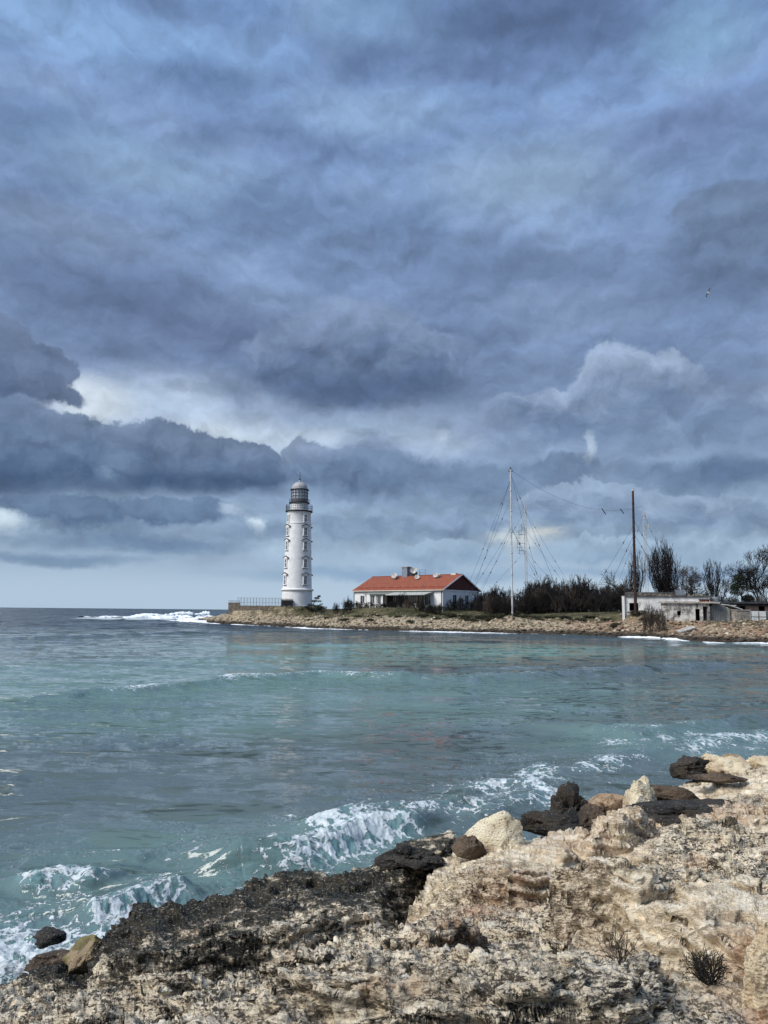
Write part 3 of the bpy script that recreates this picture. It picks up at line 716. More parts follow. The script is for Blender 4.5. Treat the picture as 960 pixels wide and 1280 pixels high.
terrain = link('terrain', me, mt, None, True); tag(terrain, kind='structure')
def gz(x, y):
    return float(far_h(np.array([x], np.float32), np.array([y], np.float32))[0][0])

# loose stones of the bank: nobody could count them
rs = np.random.default_rng(3)
ico_bm = bmesh.new(); bmesh.ops.create_icosphere(ico_bm, subdivisions=1, radius=1)
IV = np.array([v.co[:] for v in ico_bm.verts], np.float32); IF = np.array([[v.index for v in f.verts] for f in ico_bm.faces], np.int32); ico_bm.free()
def scatter(name, pts, sizes, m, flat=.6, seed=1):
    r = np.random.default_rng(seed); n = len(pts)
    an = r.uniform(0, 6.28, n); ca, sa = np.cos(an), np.sin(an)
    v = IV[None]*(1+r.uniform(-.28, .28, (n, len(IV), 1)))*np.stack([r.uniform(.7, 1.5, n), r.uniform(.6, 1.1, n), flat*r.uniform(.6, 1.3, n)], -1)[:, None]
    x = v[..., 0]*ca[:, None] - v[..., 1]*sa[:, None]; y = v[..., 0]*sa[:, None] + v[..., 1]*ca[:, None]
    v = np.stack([x, y, v[..., 2]], -1)*np.asarray(sizes)[:, None, None] + np.asarray(pts)[:, None]
    f = IF[None] + (np.arange(n)*len(IV))[:, None, None]
    me = np_mesh(name, v.reshape(-1, 3), f.reshape(-1, 3))
    attr(me, 'tint', np.repeat(r.uniform(0, 1, n), len(IV)))
    return link(name, me, m)
cx = rs.uniform(-60, 62, 60000); cy = rs.uniform(96, 232, 60000)
ch, cs = chunked(far_h, cx, cy, n=4)
ok = (cs > .2) & (cs < 19) & (rs.random(60000) < np.interp(cs, [0, 3, 8, 12, 17], [1, 1, .85, .4, .08]))
for (x, y, r_, z) in PADS: ok &= (np.hypot(cx-x, cy-y) > r_*.75)
cx, cy, ch, cs = cx[ok], cy[ok], ch[ok], cs[ok]
sz = .08 + .30*rs.random(len(cx))**4 + (cs < 6)*.12*rs.random(len(cx)) + (cx > 36)*.22*rs.random(len(cx))**2
mst, t, b = newmat('bank_stone'); p = geo(t); ti = t.attr('tint')
c = t.ramp(ti, [(0, (.04,.03,.025)), (.22, (.14,.10,.065)), (.45, (.28,.22,.145)), (.75, (.42,.345,.235)), (1, (.60,.52,.38))])
sepx = t.n('ShaderNodeSeparateXYZ'); t.put(sepx.inputs[0], p)
c = t.mix(t.m('MULTIPLY', t.mr(sepx.outputs[0], 28, 44), t.mr(t.m('FRACT', t.m('MULTIPLY', ti, 7.7)), .4, .7, 0, .7)), c, (.22,.13,.085))
c = t.mix(t.mr(t.noise(p, 6, 5, .7), .5, .65, 0, .5), c, (.12,.09,.07))
c = t.mix(t.mr(t.noise(t.v('MULTIPLY', p, (.25, 1, 1)), .8, 5, .65), .5, .6, 0, .75), c, (.11,.085,.06))
c = t.mix(t.m('MULTIPLY', t.mr(sepx.outputs[2], 1.05, .45), .9), c, (.026,.021,.016))
t.put(b.inputs['Base Color'], c); b.inputs['Roughness'].default_value = .95
st = scatter('shore_stones', np.stack([cx, cy, ch+sz*.15], -1), sz, mst); tag(st, kind='stuff')

# tufts of dark grass on the bank top: stuff
gx = rs.uniform(-45, 62, 9000); gy = rs.uniform(100, 215, 9000); gh, gs = chunked(far_h, gx, gy, n=4)
k = (gs > 9) & (gs < 34) & (fbm(gx*.16, gy*.16, 4., 3) > -.05)
gx, gy, gh = gx[k], gy[k], gh[k]; nb = 9
vv = []; n = len(gx)
an = rs.uniform(0, 6.28, (n, nb)); ln = rs.uniform(.12, .42, (n, nb)); ba = rs.uniform(0, .22, (n, nb))
bx = gx[:, None]+ba*np.cos(an*3); by = gy[:, None]+ba*np.sin(an*3)
p0 = np.stack([bx-.035*np.sin(an), by+.035*np.cos(an), gh[:, None]-.05+0*bx], -1); p1 = np.stack([bx+.035*np.sin(an), by-.035*np.cos(an), gh[:, None]-.05+0*bx], -1)
p2 = np.stack([bx+np.cos(an)*ln*.6, by+np.sin(an)*ln*.6, gh[:, None]+ln], -1)
V = np.stack([p0, p1, p2], 2).reshape(-1, 3); me = np_mesh('grass', V, np.arange(len(V)).reshape(-1, 3))
g_ = link('grass', me, simple('dry_grass', (.075,.075,.035), .9, .5, .3, dirt=.3, dirtcol=(.2,.16,.09))); tag(g_, kind='stuff')

# surf: ridges of white water along the far waterline and off the point
fm_, t, b = newmat('white_foam'); p = geo(t)
nf = t.noise(p, 2.5, 6, .7)
t.put(b.inputs['Base Color'], t.mix(t.mr(nf, .35, .6), (.60,.66,.69), (.88,.9,.91))); b.inputs['Roughness'].default_value = .8
t.put(b.inputs['Normal'], t.bump(nf, .6, .1))
def surf(pl, wid, hgt, seed, gap=0.0, step=.35):
    pts = [Vector((a, b_, 0)) for a, b_ in pl]; L = []
    for a, b_ in zip(pts[:-1], pts[1:]):
        n = max(1, int((b_-a).length/step)); L += [a.lerp(b_, k/n) for k in range(n)]
    L = np.array([(v.x, v.y) for v in L], np.float32); n = len(L); T = np.gradient(L, axis=0); T /= np.linalg.norm(T, axis=1)[:, None]+1e-9
    Nn_ = np.stack([T[:, 1], -T[:, 0]], -1); u = np.arange(n)*step
    m_ = np.clip(.45 + 1.5*fbm(u*.07, u*0+seed, seed, 4) - gap, 0, 1.3)
    off = fbm(u*.12, u*0+seed*3, 2., 4)*wid*1.3
    J = 7; th = np.linspace(0, PI, J); rows = []
    for j in range(J):
        w_ = wid*m_*np.cos(th[j])*(1+.5*perlin(u*.9+j*3, u*0, seed)); z = hgt*m_*np.sin(th[j])*(1+.9*perlin(u*1.1+j, u*0+4, seed)) - .05 - (m_ < .06)*.4
        rows.append(np.stack([L[:, 0]+Nn_[:, 0]*(w_+off), L[:, 1]+Nn_[:, 1]*(w_+off), z], -1))
    V = np.stack(rows, 1).reshape(-1, 3)
    return V, grid_quads(n, J)
VV = []; QQ = []; o_ = 0
def off_sh(d): return [(x, y-d) for x, y in SH[:-4]]
jobs = [(off_sh(.3), .7, .22, 1.3, .1), (off_sh(1.8), .55, .2, 7.7, .35)]
for k, (x0, y0, x1, y1, w_, h_) in enumerate([(118,772.5,235,771.5,3.,.7),(150,774,262,773.5,2.8,.8),(196,769,258,768.6,2.6,1.5),(205,773.5,275,776,2.2,.7),(232,777,290,779.3,1.4,.5),(100,771,190,771,3.,.45),(170,771.5,262,771,3.2,1.1),(210,775.5,300,780,1.6,.6)]):
    a = PZ(x0, y0, 0); b_ = PZ(x1, y1, 0); jobs.append(([tuple(a.xy), tuple(((a+b_)/2).xy), tuple(b_.xy)], w_, h_, 10+k*3.1, -.35))
for pl, w_, h_, sd_, gp in jobs:
    V, q = surf(pl, w_, h_, sd_, gp); VV.append(V); QQ.append(q+o_); o_ += len(V)
me = np_mesh('surf_foam', np.concatenate(VV), np.concatenate(QQ)); sf = link('surf_foam', me, fm_, None, True); tag(sf, kind='stuff')
# ---------------------------------------------------------------- lighthouse
WHITE = simple('white_render', (.74,.74,.73), .85, .10, .8, dirt=.12, dirtcol=(.42,.40,.36))
WTRIM = simple('white_trim', (.76,.76,.75), .8, .08, 1.5)
DARKM = simple('black_iron', (.025,.025,.028), .5, .3, 4)
GLASSD = simple('dark_pane', (.03,.035,.04), .12, .3, 2, spec=.6)
DOME = simple('grey_dome', (.36,.36,.36), .55, .2, 1.2, dirt=.2, dirtcol=(.2,.2,.2))
DARK_TRIM = simple('dark_grey_trim', (.10,.10,.11), .7, .3, 2)  # dark grey strips capping the pediments and running below the window sills
lh = empty('lighthouse', (LH.x, 212, LHZ), 0, 'tall white round tower with black gallery and grey dome on the tip of the headland', 'lighthouse')
BR = [(4.45,-.6),(4.45,.3),(4.38,.35),(4.25,4.3)]
MB().lathe(BR, 64).build('base', WHITE, lh, True)
MB().lathe([(4.25,4.3),(4.55,4.42),(4.68,4.6),(4.68,4.82),(4.35,4.98),(4.18,5.02)], 64).build('cornice', WTRIM, lh, True)
def RAD(z): return 4.12 + (3.38-4.12)*(z-5.0)/(26.9-5.0)
MB().lathe([(4.12,5.0)] + [(RAD(z), z) for z in (10, 15, 20, 23.4)] + [(RAD(23.45)+.10, 23.46), (RAD(23.7)+.10, 23.72), (RAD(23.75), 23.74), (3.38, 26.5), (3.6, 26.9)], 64).build('tower', WHITE, lh, True)
MB().lathe([(3.6,26.9),(3.95,27.1),(3.95,27.32),(3.6,27.36)], 64).build('gallery_floor', DARKM, lh, True)
MB().lathe([(2.55,27.35),(2.55,29.55)], 48).build('watch_room', WHITE, lh, True)
rl = MB()
for zz in (27.95, 28.5, 29.0):
    rl.path([(3.8*math.cos(a), 3.8*math.sin(a), zz) for a in [2*PI*k/36 for k in range(37)]], .045, 4)
for k in range(36):
    a = 2*PI*k/36; rl.tube((3.8*math.cos(a), 3.8*math.sin(a), 27.3), (3.8*math.cos(a), 3.8*math.sin(a), 29.05), .06 if k % 3 == 0 else .035, n=4)
rl.build('railing', DARKM, lh)
MB().lathe([(2.55,29.5),(3.0,29.62),(3.0,29.85),(2.6,29.9)], 48).build('lantern_gallery', DARKM, lh, True)
MB().lathe([(2.5,29.88),(2.5,30.75)], 48).build('lantern_base', simple('grey_iron', (.10,.10,.11), .5), lh, True)
gl = simple('lantern_glass', (.42,.45,.48), .08, .3, 2, spec=.8)
MB().lathe([(2.28,30.7),(2.28,33.5)], 32).build('lantern_glass', gl, lh)
MB().lathe([(.3,30.7),(.8,31.2),(.95,31.9),(.8,32.6),(.3,33.0)], 20).build('lens', WTRIM, lh, True)
fr = MB()
for k in range(16):
    a = 2*PI*k/16; fr.tube((2.42*math.cos(a), 2.42*math.sin(a), 30.7), (2.42*math.cos(a), 2.42*math.sin(a), 33.55), .085, n=4)
for zz in (31.65, 32.6, 33.5):
    fr.path([(2.42*math.cos(a), 2.42*math.sin(a), zz) for a in [2*PI*k/32 for k in range(33)]], .075, 4)
for k in range(16):
    a = 2*PI*k/16; fr.tube((2.9*math.cos(a), 2.9*math.sin(a), 29.8), (2.9*math.cos(a), 2.9*math.sin(a), 30.7), .04, n=4)
fr.path([(2.9*math.cos(a), 2.9*math.sin(a), 30.7) for a in [2*PI*k/32 for k in range(33)]], .045, 4)
fr.build('lantern_frame', simple('grey_iron', (.07,.07,.08), .5), lh)
MB().lathe([(2.45,33.45),(2.75,33.5),(2.7,33.68),(2.35,33.72)], 48).build('eaves_ring', DARKM, lh, True)
MB().lathe([(2.3,33.7),(2.28,34.0)] + [(2.28*math.cos(a), 34.0+1.95*math.sin(a)) for a in [PI/2*k/10 for k in range(1, 10)]] + [(.36,35.94),(.34,36.3),(.10,36.5)], 48).build('dome', DOME, lh, True)
MB().lathe([(.10,36.3),(.26,36.5),(.26,36.75),(.08,36.95),(.05,38.9)], 12).build('spire', DARKM, lh, True)
for zc, hw, hh, ped in ((7.35,.42,1.05,True),(12.1,.42,1.0,True),(17.1,.42,1.0,True),(21.2,.42,.95,True),(25.0,.36,.85,False)):
    for angd in (-143, -51, 37, 129):
        a = math.radians(angd); r = RAD(zc) if zc > 5 else 4.3
        wn = MB(); r0 = r-.25
        Mx = Matrix.Rotation(a, 4, 'Z')     # local +x is outward
        wn.box(r0, r+.16, -hw-.26, -hw, zc-hh-.1, zc+hh+.1).box(r0, r+.16, hw, hw+.26, zc-hh-.1, zc+hh+.1)
        wn.box(r0, r+.16, -hw-.26, hw+.26, zc+hh+.1, zc+hh+.34).box(r0, r+.22, -hw-.42, hw+.42, zc-hh-.34, zc-hh-.1)
        wo_ = wn.build('window', WTRIM, lh, M=Mx)
        MB().box(r0, r+.035, -hw, hw, zc-hh-.1, zc+hh+.1).build('pane', GLASSD, wo_, M=Mx)
        bb = MB(); bb.box(r+.03, r+.09, -.05, .05, zc-hh, zc+hh); bb.box(r+.03, r+.085, -hw, hw, zc+.2, zc+.3); bb.build('glazing_bar', WTRIM, wo_, M=Mx)
        if ped:
            pd = MB(); pd.prism([(-hw-.75, zc+hh+.34), (hw+.75, zc+hh+.34), (hw+.75, zc+hh+.46), (0, zc+hh+1.0), (-hw-.75, zc+hh+.46)], 'x', r0, r+.26)
            pd.build('pediment', WTRIM, wo_, M=Mx)
            ld = MB(); zt = zc+hh
            ld.prism([(-hw-.9, zt+.44), (0, zt+1.02), (hw+.9, zt+.44), (hw+.9, zt+.60), (0, zt+1.2), (-hw-.9, zt+.60)], 'x', r0+.02, r+.36)
            ld.build('lead_cap', DARK_TRIM, wo_, M=Mx)
            MB().box(r0+.05, r+.25, -hw-.45, hw+.45, zc-hh-.46, zc-hh-.345).build('sill', DARK_TRIM, wo_, M=Mx)
# small block annex at the foot
an = empty('fenced_hut', (PX(358.5, 207), 206.5, 5.0), 0, 'low dark grated enclosure against the foot of the lighthouse', 'enclosure')
g = MB()
for k in range(13): g.box(-1.6+.265*k, -1.54+.265*k, -.05, .05, -.3, 2.0)
g.box(-1.7, 1.7, -.07, .07, 1.9, 2.06).box(-1.7, 1.7, -.07, .07, .1, .22)
g.build('grating', DARKM, an)
MB().box(-1.6, 1.6, .2, 2.2, -.3, 1.75).build('shed_body', simple('dark_shed', (.07,.075,.07), .8, .3, 2), an, bevel=.03)

# terrace wall and fence on the point
CONC = simple('grey_brown_concrete', (.20,.165,.13), .95, .35, 1.2, dirt=.3, dirtcol=(.06,.05,.04))
x0, x1 = PX(285.5, 221), PX(352, 221)
tw = empty('terrace_wall', ((x0+x1)/2, 220.5, 4.55), 0, 'low dark stone retaining wall along the tip of the headland, left of the lighthouse', 'wall')
hw = (x1-x0)/2
m = MB()
for k in range(14):
    a = -hw + 2*hw*k/14; m.box(a+.004, a+2*hw/14-.004, 0, .6, -1.6, .62 + (.06 if k % 3 else 0) + (.75 if k < 3 else 0))
m.build('wall', CONC, tw, bevel=.02)
m = MB().box(-hw-.15, -hw+2*hw*3/14, -.08, .68, 1.37, 1.5); m.build('coping', simple('pale_coping', (.38,.36,.33), .9), tw)
m = MB(); 
for k in range(9): m.box(-hw+.1+.38*k, -hw+.17+.38*k, .2, .27, 1.5, 2.0)
m.box(-hw, -hw+3.3, .19, .28, 1.98, 2.05); m.build('parapet_rail', DARKM, tw)
fe = empty('metal_fence', ((x0+x1)/2+1.2, 221.6, 4.9), 0, 'thin see-through metal fence standing behind the terrace wall left of the lighthouse', 'fence')
hw2 = hw-1.4; n = 14; rails = MB()
for zz in (.15, 1.2, 2.55): rails.box(-hw2, hw2, -.025, .025, zz, zz+.06)
rails.build('rail', simple('grey_metal', (.16,.18,.20), .5, .2, 3), fe)
for k in range(n+1):
    x = -hw2 + 2*hw2*k/n; MB().box(x-.05, x+.05, -.05, .05, -.4, 2.65).build('post', simple('grey_metal', (.16,.18,.20)), fe)
ms_ = MB()
for k in range(int(2*hw2/.28)): ms_.box(-hw2+.28*k, -hw2+.28*k+.025, -.012, .012, .1, 2.58)
ms_.build('mesh_panel', simple('grey_metal', (.16,.18,.20)), fe)

# ---------------------------------------------------------------- house with the red roof
ROOF, t, b = newmat('red_roof'); p = objc(t)
sx = t.n('ShaderNodeSeparateXYZ'); t.put(sx.inputs[0], p)
wv = t.n('ShaderNodeTexWave', wave_type='BANDS', bands_direction='X'); t.put(wv.inputs[0], p); wv.inputs['Scale'].default_value = 1.25
nn = t.noise(t.v('MULTIPLY', p, (1, .4, .4)), 1.2, 7, .65); n2 = t.noise(p, 9, 4, .6)
c = t.mix(t.mr(nn, .35, .65), (.20,.044,.014), (.29,.075,.026)); c = t.mix(t.mr(nn, .5, .66, 0, .8), c, (.10,.038,.026)); c = t.mix(t.mr(n2, .5, .7, 0, .3), c, (.30,.09,.055))
t.put(b.inputs['Base Color'], c); b.inputs['Roughness'].default_value = .65
t.put(b.inputs['Normal'], t.bump(wv.outputs['Fac'], .6, .06))
GABLE = simple('dark_red_boards', (.085,.022,.016), .8, .3, 2)
BEIGE = simple('cream_trim', (.62,.58,.50), .8, .15, 2)
th = math.radians(41)
HL, HW, HH, HR = 25.8, 13.6, 4.0, 7.35
pr = P(553.5, 760, 172); KS = 1.085
O = Vector((pr.x, 172, 4.75)) - Vector((math.cos(th)*HL, -math.sin(th)*HL, 0))*KS
house = empty('house', O, -th, 'long single-storey white house with a red gable roof and a covered veranda beside the lighthouse', 'house')
bd = MB().box(0, HL, 0, HW, -1.2, HH); bd.build('wall', WHITE, house)
MB().box(-.06, HL+.06, -.06, HW+.06, -1.2, .35).build('plinth', simple('grey_plinth', (.30,.29,.27), .9, .2, 1, dirt=.3), house)
house.scale = (KS, KS, KS)
ov = .45
for s_ in (0, 1):
    pts = []
    ya, yb = (-ov, HW/2) if s_ == 0 else (HW+ov, HW/2)
    za = HH - ov*(HR-HH)/(HW/2); zb = HR
    rf = MB().add([(-ov,ya,za),(HL+ov,ya,za),(HL+ov,yb,zb),(-ov,yb,zb),(-ov,ya,za+.2),(HL+ov,ya,za+.2),(HL+ov,yb,zb+.2),(-ov,yb,zb+.2)], [(0,3,2,1),(4,5,6,7),(0,1,5,4),(1,2,6,5),(2,3,7,6),(3,0,4,7)])
    rfo = rf.build('roof', ROOF, house)
    if s_ == 0:
        gu = MB().tube((-ov, ya-.08, za+.05), (HL+ov, ya-.08, za+.05), .09, n=6).build('gutter', BEIGE, rfo)
        for k in range(11):      # snow guards along the eave
            xx = .4 + k*2.35; MB().box(xx, xx+1.9, ya+1.0, ya+1.06, za+.2+.5, za+.2+.72).build('snow_guard', simple('red_metal', (.22,.045,.03), .6), rfo)
        for dx, dy in ((-.05, -.12), (HL-.25, -.14), (HL+.12, HW-.4)): MB().tube((dx, dy, za), (dx, dy, -.6), .07, n=6).build('downpipe', simple('brown_pipe', (.10,.06,.05), .6), house)
MB().box(-ov, HL+ov, HW/2-.16, HW/2+.16, HR+.16, HR+.26).build('ridge_cap', simple('red_metal', (.22,.045,.03), .6), house)
for xx, nm in ((HL+.03, 'gable'), (-.13, 'gable')):
    MB().prism([(-.05, HH), (HW+.05, HH), (HW/2, HR-.02)], 'x', xx, xx+.10).build('gable', GABLE, house)
for ya, yb, s_ in ((-ov, HW/2, 0), (HW+ov, HW/2, 1)):
    za = HH - ov*(HR-HH)/(HW/2)
    MB().add([(HL+ov,ya,za-.02),(HL+ov+.06,ya,za-.02),(HL+ov+.06,yb,HR-.02),(HL+ov,yb,HR-.02),(HL+ov,ya,za+.25),(HL+ov+.06,ya,za+.25),(HL+ov+.06,yb,HR+.25),(HL+ov,yb,HR+.25)], [(0,3,2,1),(4,5,6,7),(0,1,5,4),(1,2,6,5),(2,3,7,6),(3,0,4,7)]).build('bargeboard', WTRIM, house)
MB().box(HL+.0, HL+.14, -.1, HW+.1, HH-.28, HH-.03).build('cornice', WTRIM, house)
def window(par, M, w_, h_, z0, nm='window', bars=1, fmt=WTRIM):
    """frame standing 5 cm proud of the wall whose outer face is local y=0 (outwards -y)"""
    f = MB(); e = .09
    f.box(-w_/2-e, -w_/2, -.07, .12, z0-e, z0+h_+e).box(w_/2, w_/2+e, -.07, .12, z0-e, z0+h_+e).box(-w_/2, w_/2, -.07, .12, z0+h_, z0+h_+e).box(-w_/2-.12, w_/2+.12, -.13, .12, z0-e-.06, z0-.003)
    for k in range(bars): xx = -w_/2 + w_*(k+1)/(bars+1); f.box(xx-.03, xx+.03, -.05, .0, z0, z0+h_)
    fo = f.build(nm, fmt, par, M=M)
    MB().box(-w_/2, w_/2, -.02, .1, z0, z0+h_).build('pane', GLASSD, fo, M=M)
    return fo
def at_front(x): return Matrix.Translation((x, 0, 0))
def at_side(y): return Matrix.Translation((HL, y, 0)) @ Matrix.Rotation(PI/2, 4, 'Z')
window(house, at_front(2.6), 1.2, 1.7, 1.1)
for y in (4.3, 8.9): window(house, at_side(y), 1.3, 1.9, 1.0)
window(house, at_side(11.9), .5, 1.2, 1.3, bars=0)
# porch and veranda
VM = simple('pale_grey_sheet', (.42,.43,.40), .6, .15, 1, dirt=.3)
for x in (5.3, 6.6, 8.3, 10.4): MB().box(x, x+.18, -2.0, -1.82, -1, 3.1).build('porch_post', WTRIM, house)
MB().box(5.5, 10.5, -1.7, 0, -1.2, .5).build('porch_step', simple('grey_plinth', (.3,.29,.27)), house)
MB().box(6.55, 10.3, -1.75, -.1, .48, 3.05).build('porch_wall', WHITE, house)
for x, w_ in ((7.4, 1.0), (9.3, 1.0)): window(house, Matrix.Translation((x, -1.75, 0)), w_, 1.7, 1.0)
def slab(x0, x1, y0, z0, y1, z1, tk=.12):
    return MB().add([(x0,y0,z0),(x1,y0,z0),(x1,y1,z1),(x0,y1,z1),(x0,y0,z0+tk),(x1,y0,z0+tk),(x1,y1,z1+tk),(x0,y1,z1+tk)], [(0,3,2,1),(4,5,6,7),(0,1,5,4),(1,2,6,5),(2,3,7,6),(3,0,4,7)])
slab(5.0, 12.2, -2.4, 3.0, -.02, 3.45).build('porch_roof', simple('grey_green_sheet', (.20,.22,.19), .7, .2, 1), house)
slab(12.25, 23.3, -3.2, 2.75, -.02, 3.42).build('veranda_roof', VM, house)
for x in (12.5, 14.6, 16.8, 19.0, 21.0, 22.9): MB().box(x-.07, x+.07, -2.95, -2.8, -1, 2.8).build('veranda_post', simple('dark_wood', (.05,.04,.035), .8), house)
MB().box(12.4, 23.1, -2.9, -.2, -1.2, .15).build('veranda_floor', simple('grey_plinth', (.3,.29,.27)), house)
MB().box(17.0, 23.0, -2.78, -2.7, .15, .95).build('veranda_parapet', BEIGE, house)
for x in (13.6, 15.6, 17.8, 19.8, 21.8): window(house, at_front(x), 1.5, 1.9, .8, bars=2)
MB().box(12.3, 12.5, -2.9, 0, -1, 2.9).build('veranda_side', simple('dark_wood', (.05,.04,.035), .8), house)
# things fixed on the roof
def roofz(y): return HR + .2 - abs(y-HW/2)*(HR-HH)/(HW/2)
ch = MB().box(9.4, 11.0, HW/2-.7, HW/2+.7, HR-.4, HR+2.1).build('chimney', simple('blue_grey_brick', (.20,.23,.27), .85, .3, 3), house)
MB().box(9.25, 11.15, HW/2-.85, HW/2+.85, HR+2.1, HR+2.3).build('cap', simple('pale_coping', (.38,.36,.33)), ch)
def dish(x, y, z, r, az_, tilt=.5):
    d = MB(); pr_ = [(r*k/6, .32*r*(k/6)**2) for k in range(1, 7)]
    vs = [(0, 0, 0)]; fs = []
    for i, (rr, zz) in enumerate(pr_):
        for k in range(16): vs.append((rr*math.cos(2*PI*k/16), rr*math.sin(2*PI*k/16), zz))
    for k in range(16): fs.append((0, 1+(k+1) % 16, 1+k))
    for i in range(5):
        for k in range(16): fs.append((1+i*16+k, 1+i*16+(k+1) % 16, 17+i*16+(k+1) % 16, 17+i*16+k))
    Mx = Matrix.Translation((x, y, z+r*.9)) @ Matrix.Rotation(az_, 4, 'Z') @ Matrix.Rotation(PI/2-tilt, 4, 'X')
    o = d.add(vs, fs).build('satellite_dish', simple('pale_dish', (.45,.44,.42), .6), house, True, M=Mx)
    MB().tube((x, y, z-.3), (x, y, z+r*.9), .06).tube((x, y, z+r*.9), tuple((Mx @ Vector((0, 0, r*.9)))), .03).build('dish_mount', DARKM, o)
dish(7.7, 5.4, roofz(5.4), .75, .3); dish(8.7, 5.0, roofz(5.0), .55, -.7)
dish(12.4, 6.5, HR+.5, .8, .9); dish(13.6, 6.2, HR+.45, .75, -.4); dish(15.1, 4.6, roofz(4.6), .6, .6); dish(20.0, 5.2, roofz(5.2), .6, .2); dish(20.9, 5.3, roofz(5.3), .5, -.6)
rk = MB()
for x in (14.2, 15.9):
    rk.tube((x, HW/2, HR), (x, HW/2, HR+1.5), .045)
rk.tube((14.2, HW/2, HR+1.45), (15.9, HW/2, HR+1.45), .04).tube((14.2, HW/2, HR+.8), (15.9, HW/2, HR+.8), .04).build('aerial_frame', simple('grey_metal', (.16,.18,.20)), house)
MB().box(11.8, 13.2, HW/2-.3, HW/2+.4, HR+.2, HR+.95).build('equipment_box', DARKM, house)
MB().box(23.3, 24.6, HW/2-.4, HW/2+.4, HR+.05, HR+.42).build('roof_vent', BEIGE, house)
# ---------------------------------------------------------------- masts, chimney stack
MASTW = simple('pale_mast_paint', (.55,.54,.52), .6, .25, .6, dirt=.35, dirtcol=(.25,.12,.08))
WIRE = simple('guy_cable', (.02,.022,.028), .6)
RUST = simple('rusty_brown_steel', (.035,.018,.013), .8, .4, .9, dirt=.4, dirtcol=(.075,.03,.018))
def guys(par, specs, r=.028):
    for (z, ang, rad, zb) in specs:
        a = math.radians(ang); A_ = Vector((0, 0, z)); B_ = Vector((rad*math.cos(a), rad*math.sin(a), zb))
        pts = []
        for k in range(13):
            t_ = k/12; p_ = A_.lerp(B_, t_); p_.z -= .035*rad*4*t_*(1-t_)*.6; pts.append(p_)
        g = MB().path(pts, r, 4).build('guy_wire', WIRE, par)
        for k in (2, 6):
            q = pts[k]; d_ = (pts[k+1]-pts[k]).normalized(); MB().tube(q, q+d_*.45, .08, n=6).build('insulator', DARKM, g)
def mast(px, D, ytop, ybase, r, label, lattice=False, w_=.8):
    x = PX(px, D); zb = gz(x, D)-.2; zt = P(px, ytop, D).z; h = zt-zb
    o = empty('radio_mast', (x, D, zb), 0, label, 'radio mast', None)
    if not lattice:
        m = MB(); n = 7
        for k in range(n):
            z0, z1 = h*k/n, h*(k+1)/n; m.tube((0, 0, z0), (0, 0, z1), r*(1-.35*k/n), r*(1-.35*(k+1)/n), 10)
            if k: m.tube((0, 0, z0-.12), (0, 0, z0+.12), r*1.35, n=10)
        m.build('pole', MASTW, o, True)
        tp = MB().tube((0, 0, h-.05), (0, 0, h+.55), .10, n=6).tube((-.55, 0, h-.4), (.55, 0, h-.4), .06, n=4).tube((-.5, 0, h-.4), (-.2, 0, h+.35), .04, n=4).tube((.5, 0, h-.4), (.2, 0, h+.35), .04, n=4)
        tp.build('head', DARKM, o)
    else:
        m = MB(); s = w_/2
        cs_ = [(s, 0), (-s*.5, s*.87), (-s*.5, -s*.87)]
        for a, b_ in cs_: m.tube((a, b_, 0), (a, b_, h*.93), .055, n=4)
        n = int(h/1.1)
        for k in range(n):
            z0, z1 = h*.93*k/n, h*.93*(k+1)/n
            for i in range(3):
                a, b_ = cs_[i], cs_[(i+1) % 3]
                m.tube((*a, z0), (*b_, z1), .028, n=3); m.tube((*a, z1), (*b_, z1), .028, n=3)
        m.build('lattice', MASTW, o)
        MB().tube((0, 0, h*.9), (0, 0, h), .07, n=6).tube((-.9, 0, h*.93), (.9, 0, h*.93), .05, n=4).tube((-.5, 0, h*.97), (.5, 0, h*.97), .04, n=4).build('head', MASTW, o)
    return o, h
m1, h1 = mast(640.5, 158, 587, 763, .20, 'tallest slender white mast, plain tube, held by many guy wires right of the red-roofed house')
guys(m1, [(h1*z, a, 12, .3) for z, a in ((.93,178),(.93,140),(.60,172),(.60,215),(.97,40),(.97,-30),(.60,28),(.6,-45),(.8,195))])
m2, h2 = mast(658, 195, 628, 745, .2, 'shorter white lattice mast hung with aerials, standing behind the tallest mast', True, .75)
guys(m2, [(h2*z, a, 15, .3) for z, a in ((.93,172),(.93,-10),(.55,165),(.55,12),(.75,-25),(.35,-5))])
for (zz, xx, sc_) in ((.70, -1.7, 1.), (.62, -2.2, 1.2), (.76, -.9, .9), (.55, -1.6, .9)):
    a = MB(); z = h2*zz; a.tube((0, 0, z), (xx, -.2, z), .06, n=4).tube((xx, -.2, z-1.1*sc_), (xx, -.2, z+1.1*sc_), .05, n=4)
    for k in range(5): a.tube((xx-.8*sc_, -.2, z-.9*sc_+k*.45*sc_), (xx+.8*sc_, -.2, z-.8*sc_+k*.45*sc_), .035, n=4)
    a.build('aerial', DARKM, m2)
m3, h3 = mast(809.5, 205, 632, 740, .2, 'white lattice mast rising behind the ruined sheds, right of the brown stack', True, .9)
guys(m3, [(h3*z, a, 11, .3) for z, a in ((.92,5),(.92,178),(.5,10),(.5,170))])
for (zz, xx) in ((.90, .9), (.80, 1.1)):
    a = MB(); z = h3*zz; a.tube((0, 0, z), (xx, -.2, z), .07, n=4).tube((xx, -.2, z-.7), (xx, -.2, z+.7), .16, n=6); a.build('aerial', MASTW, m3)
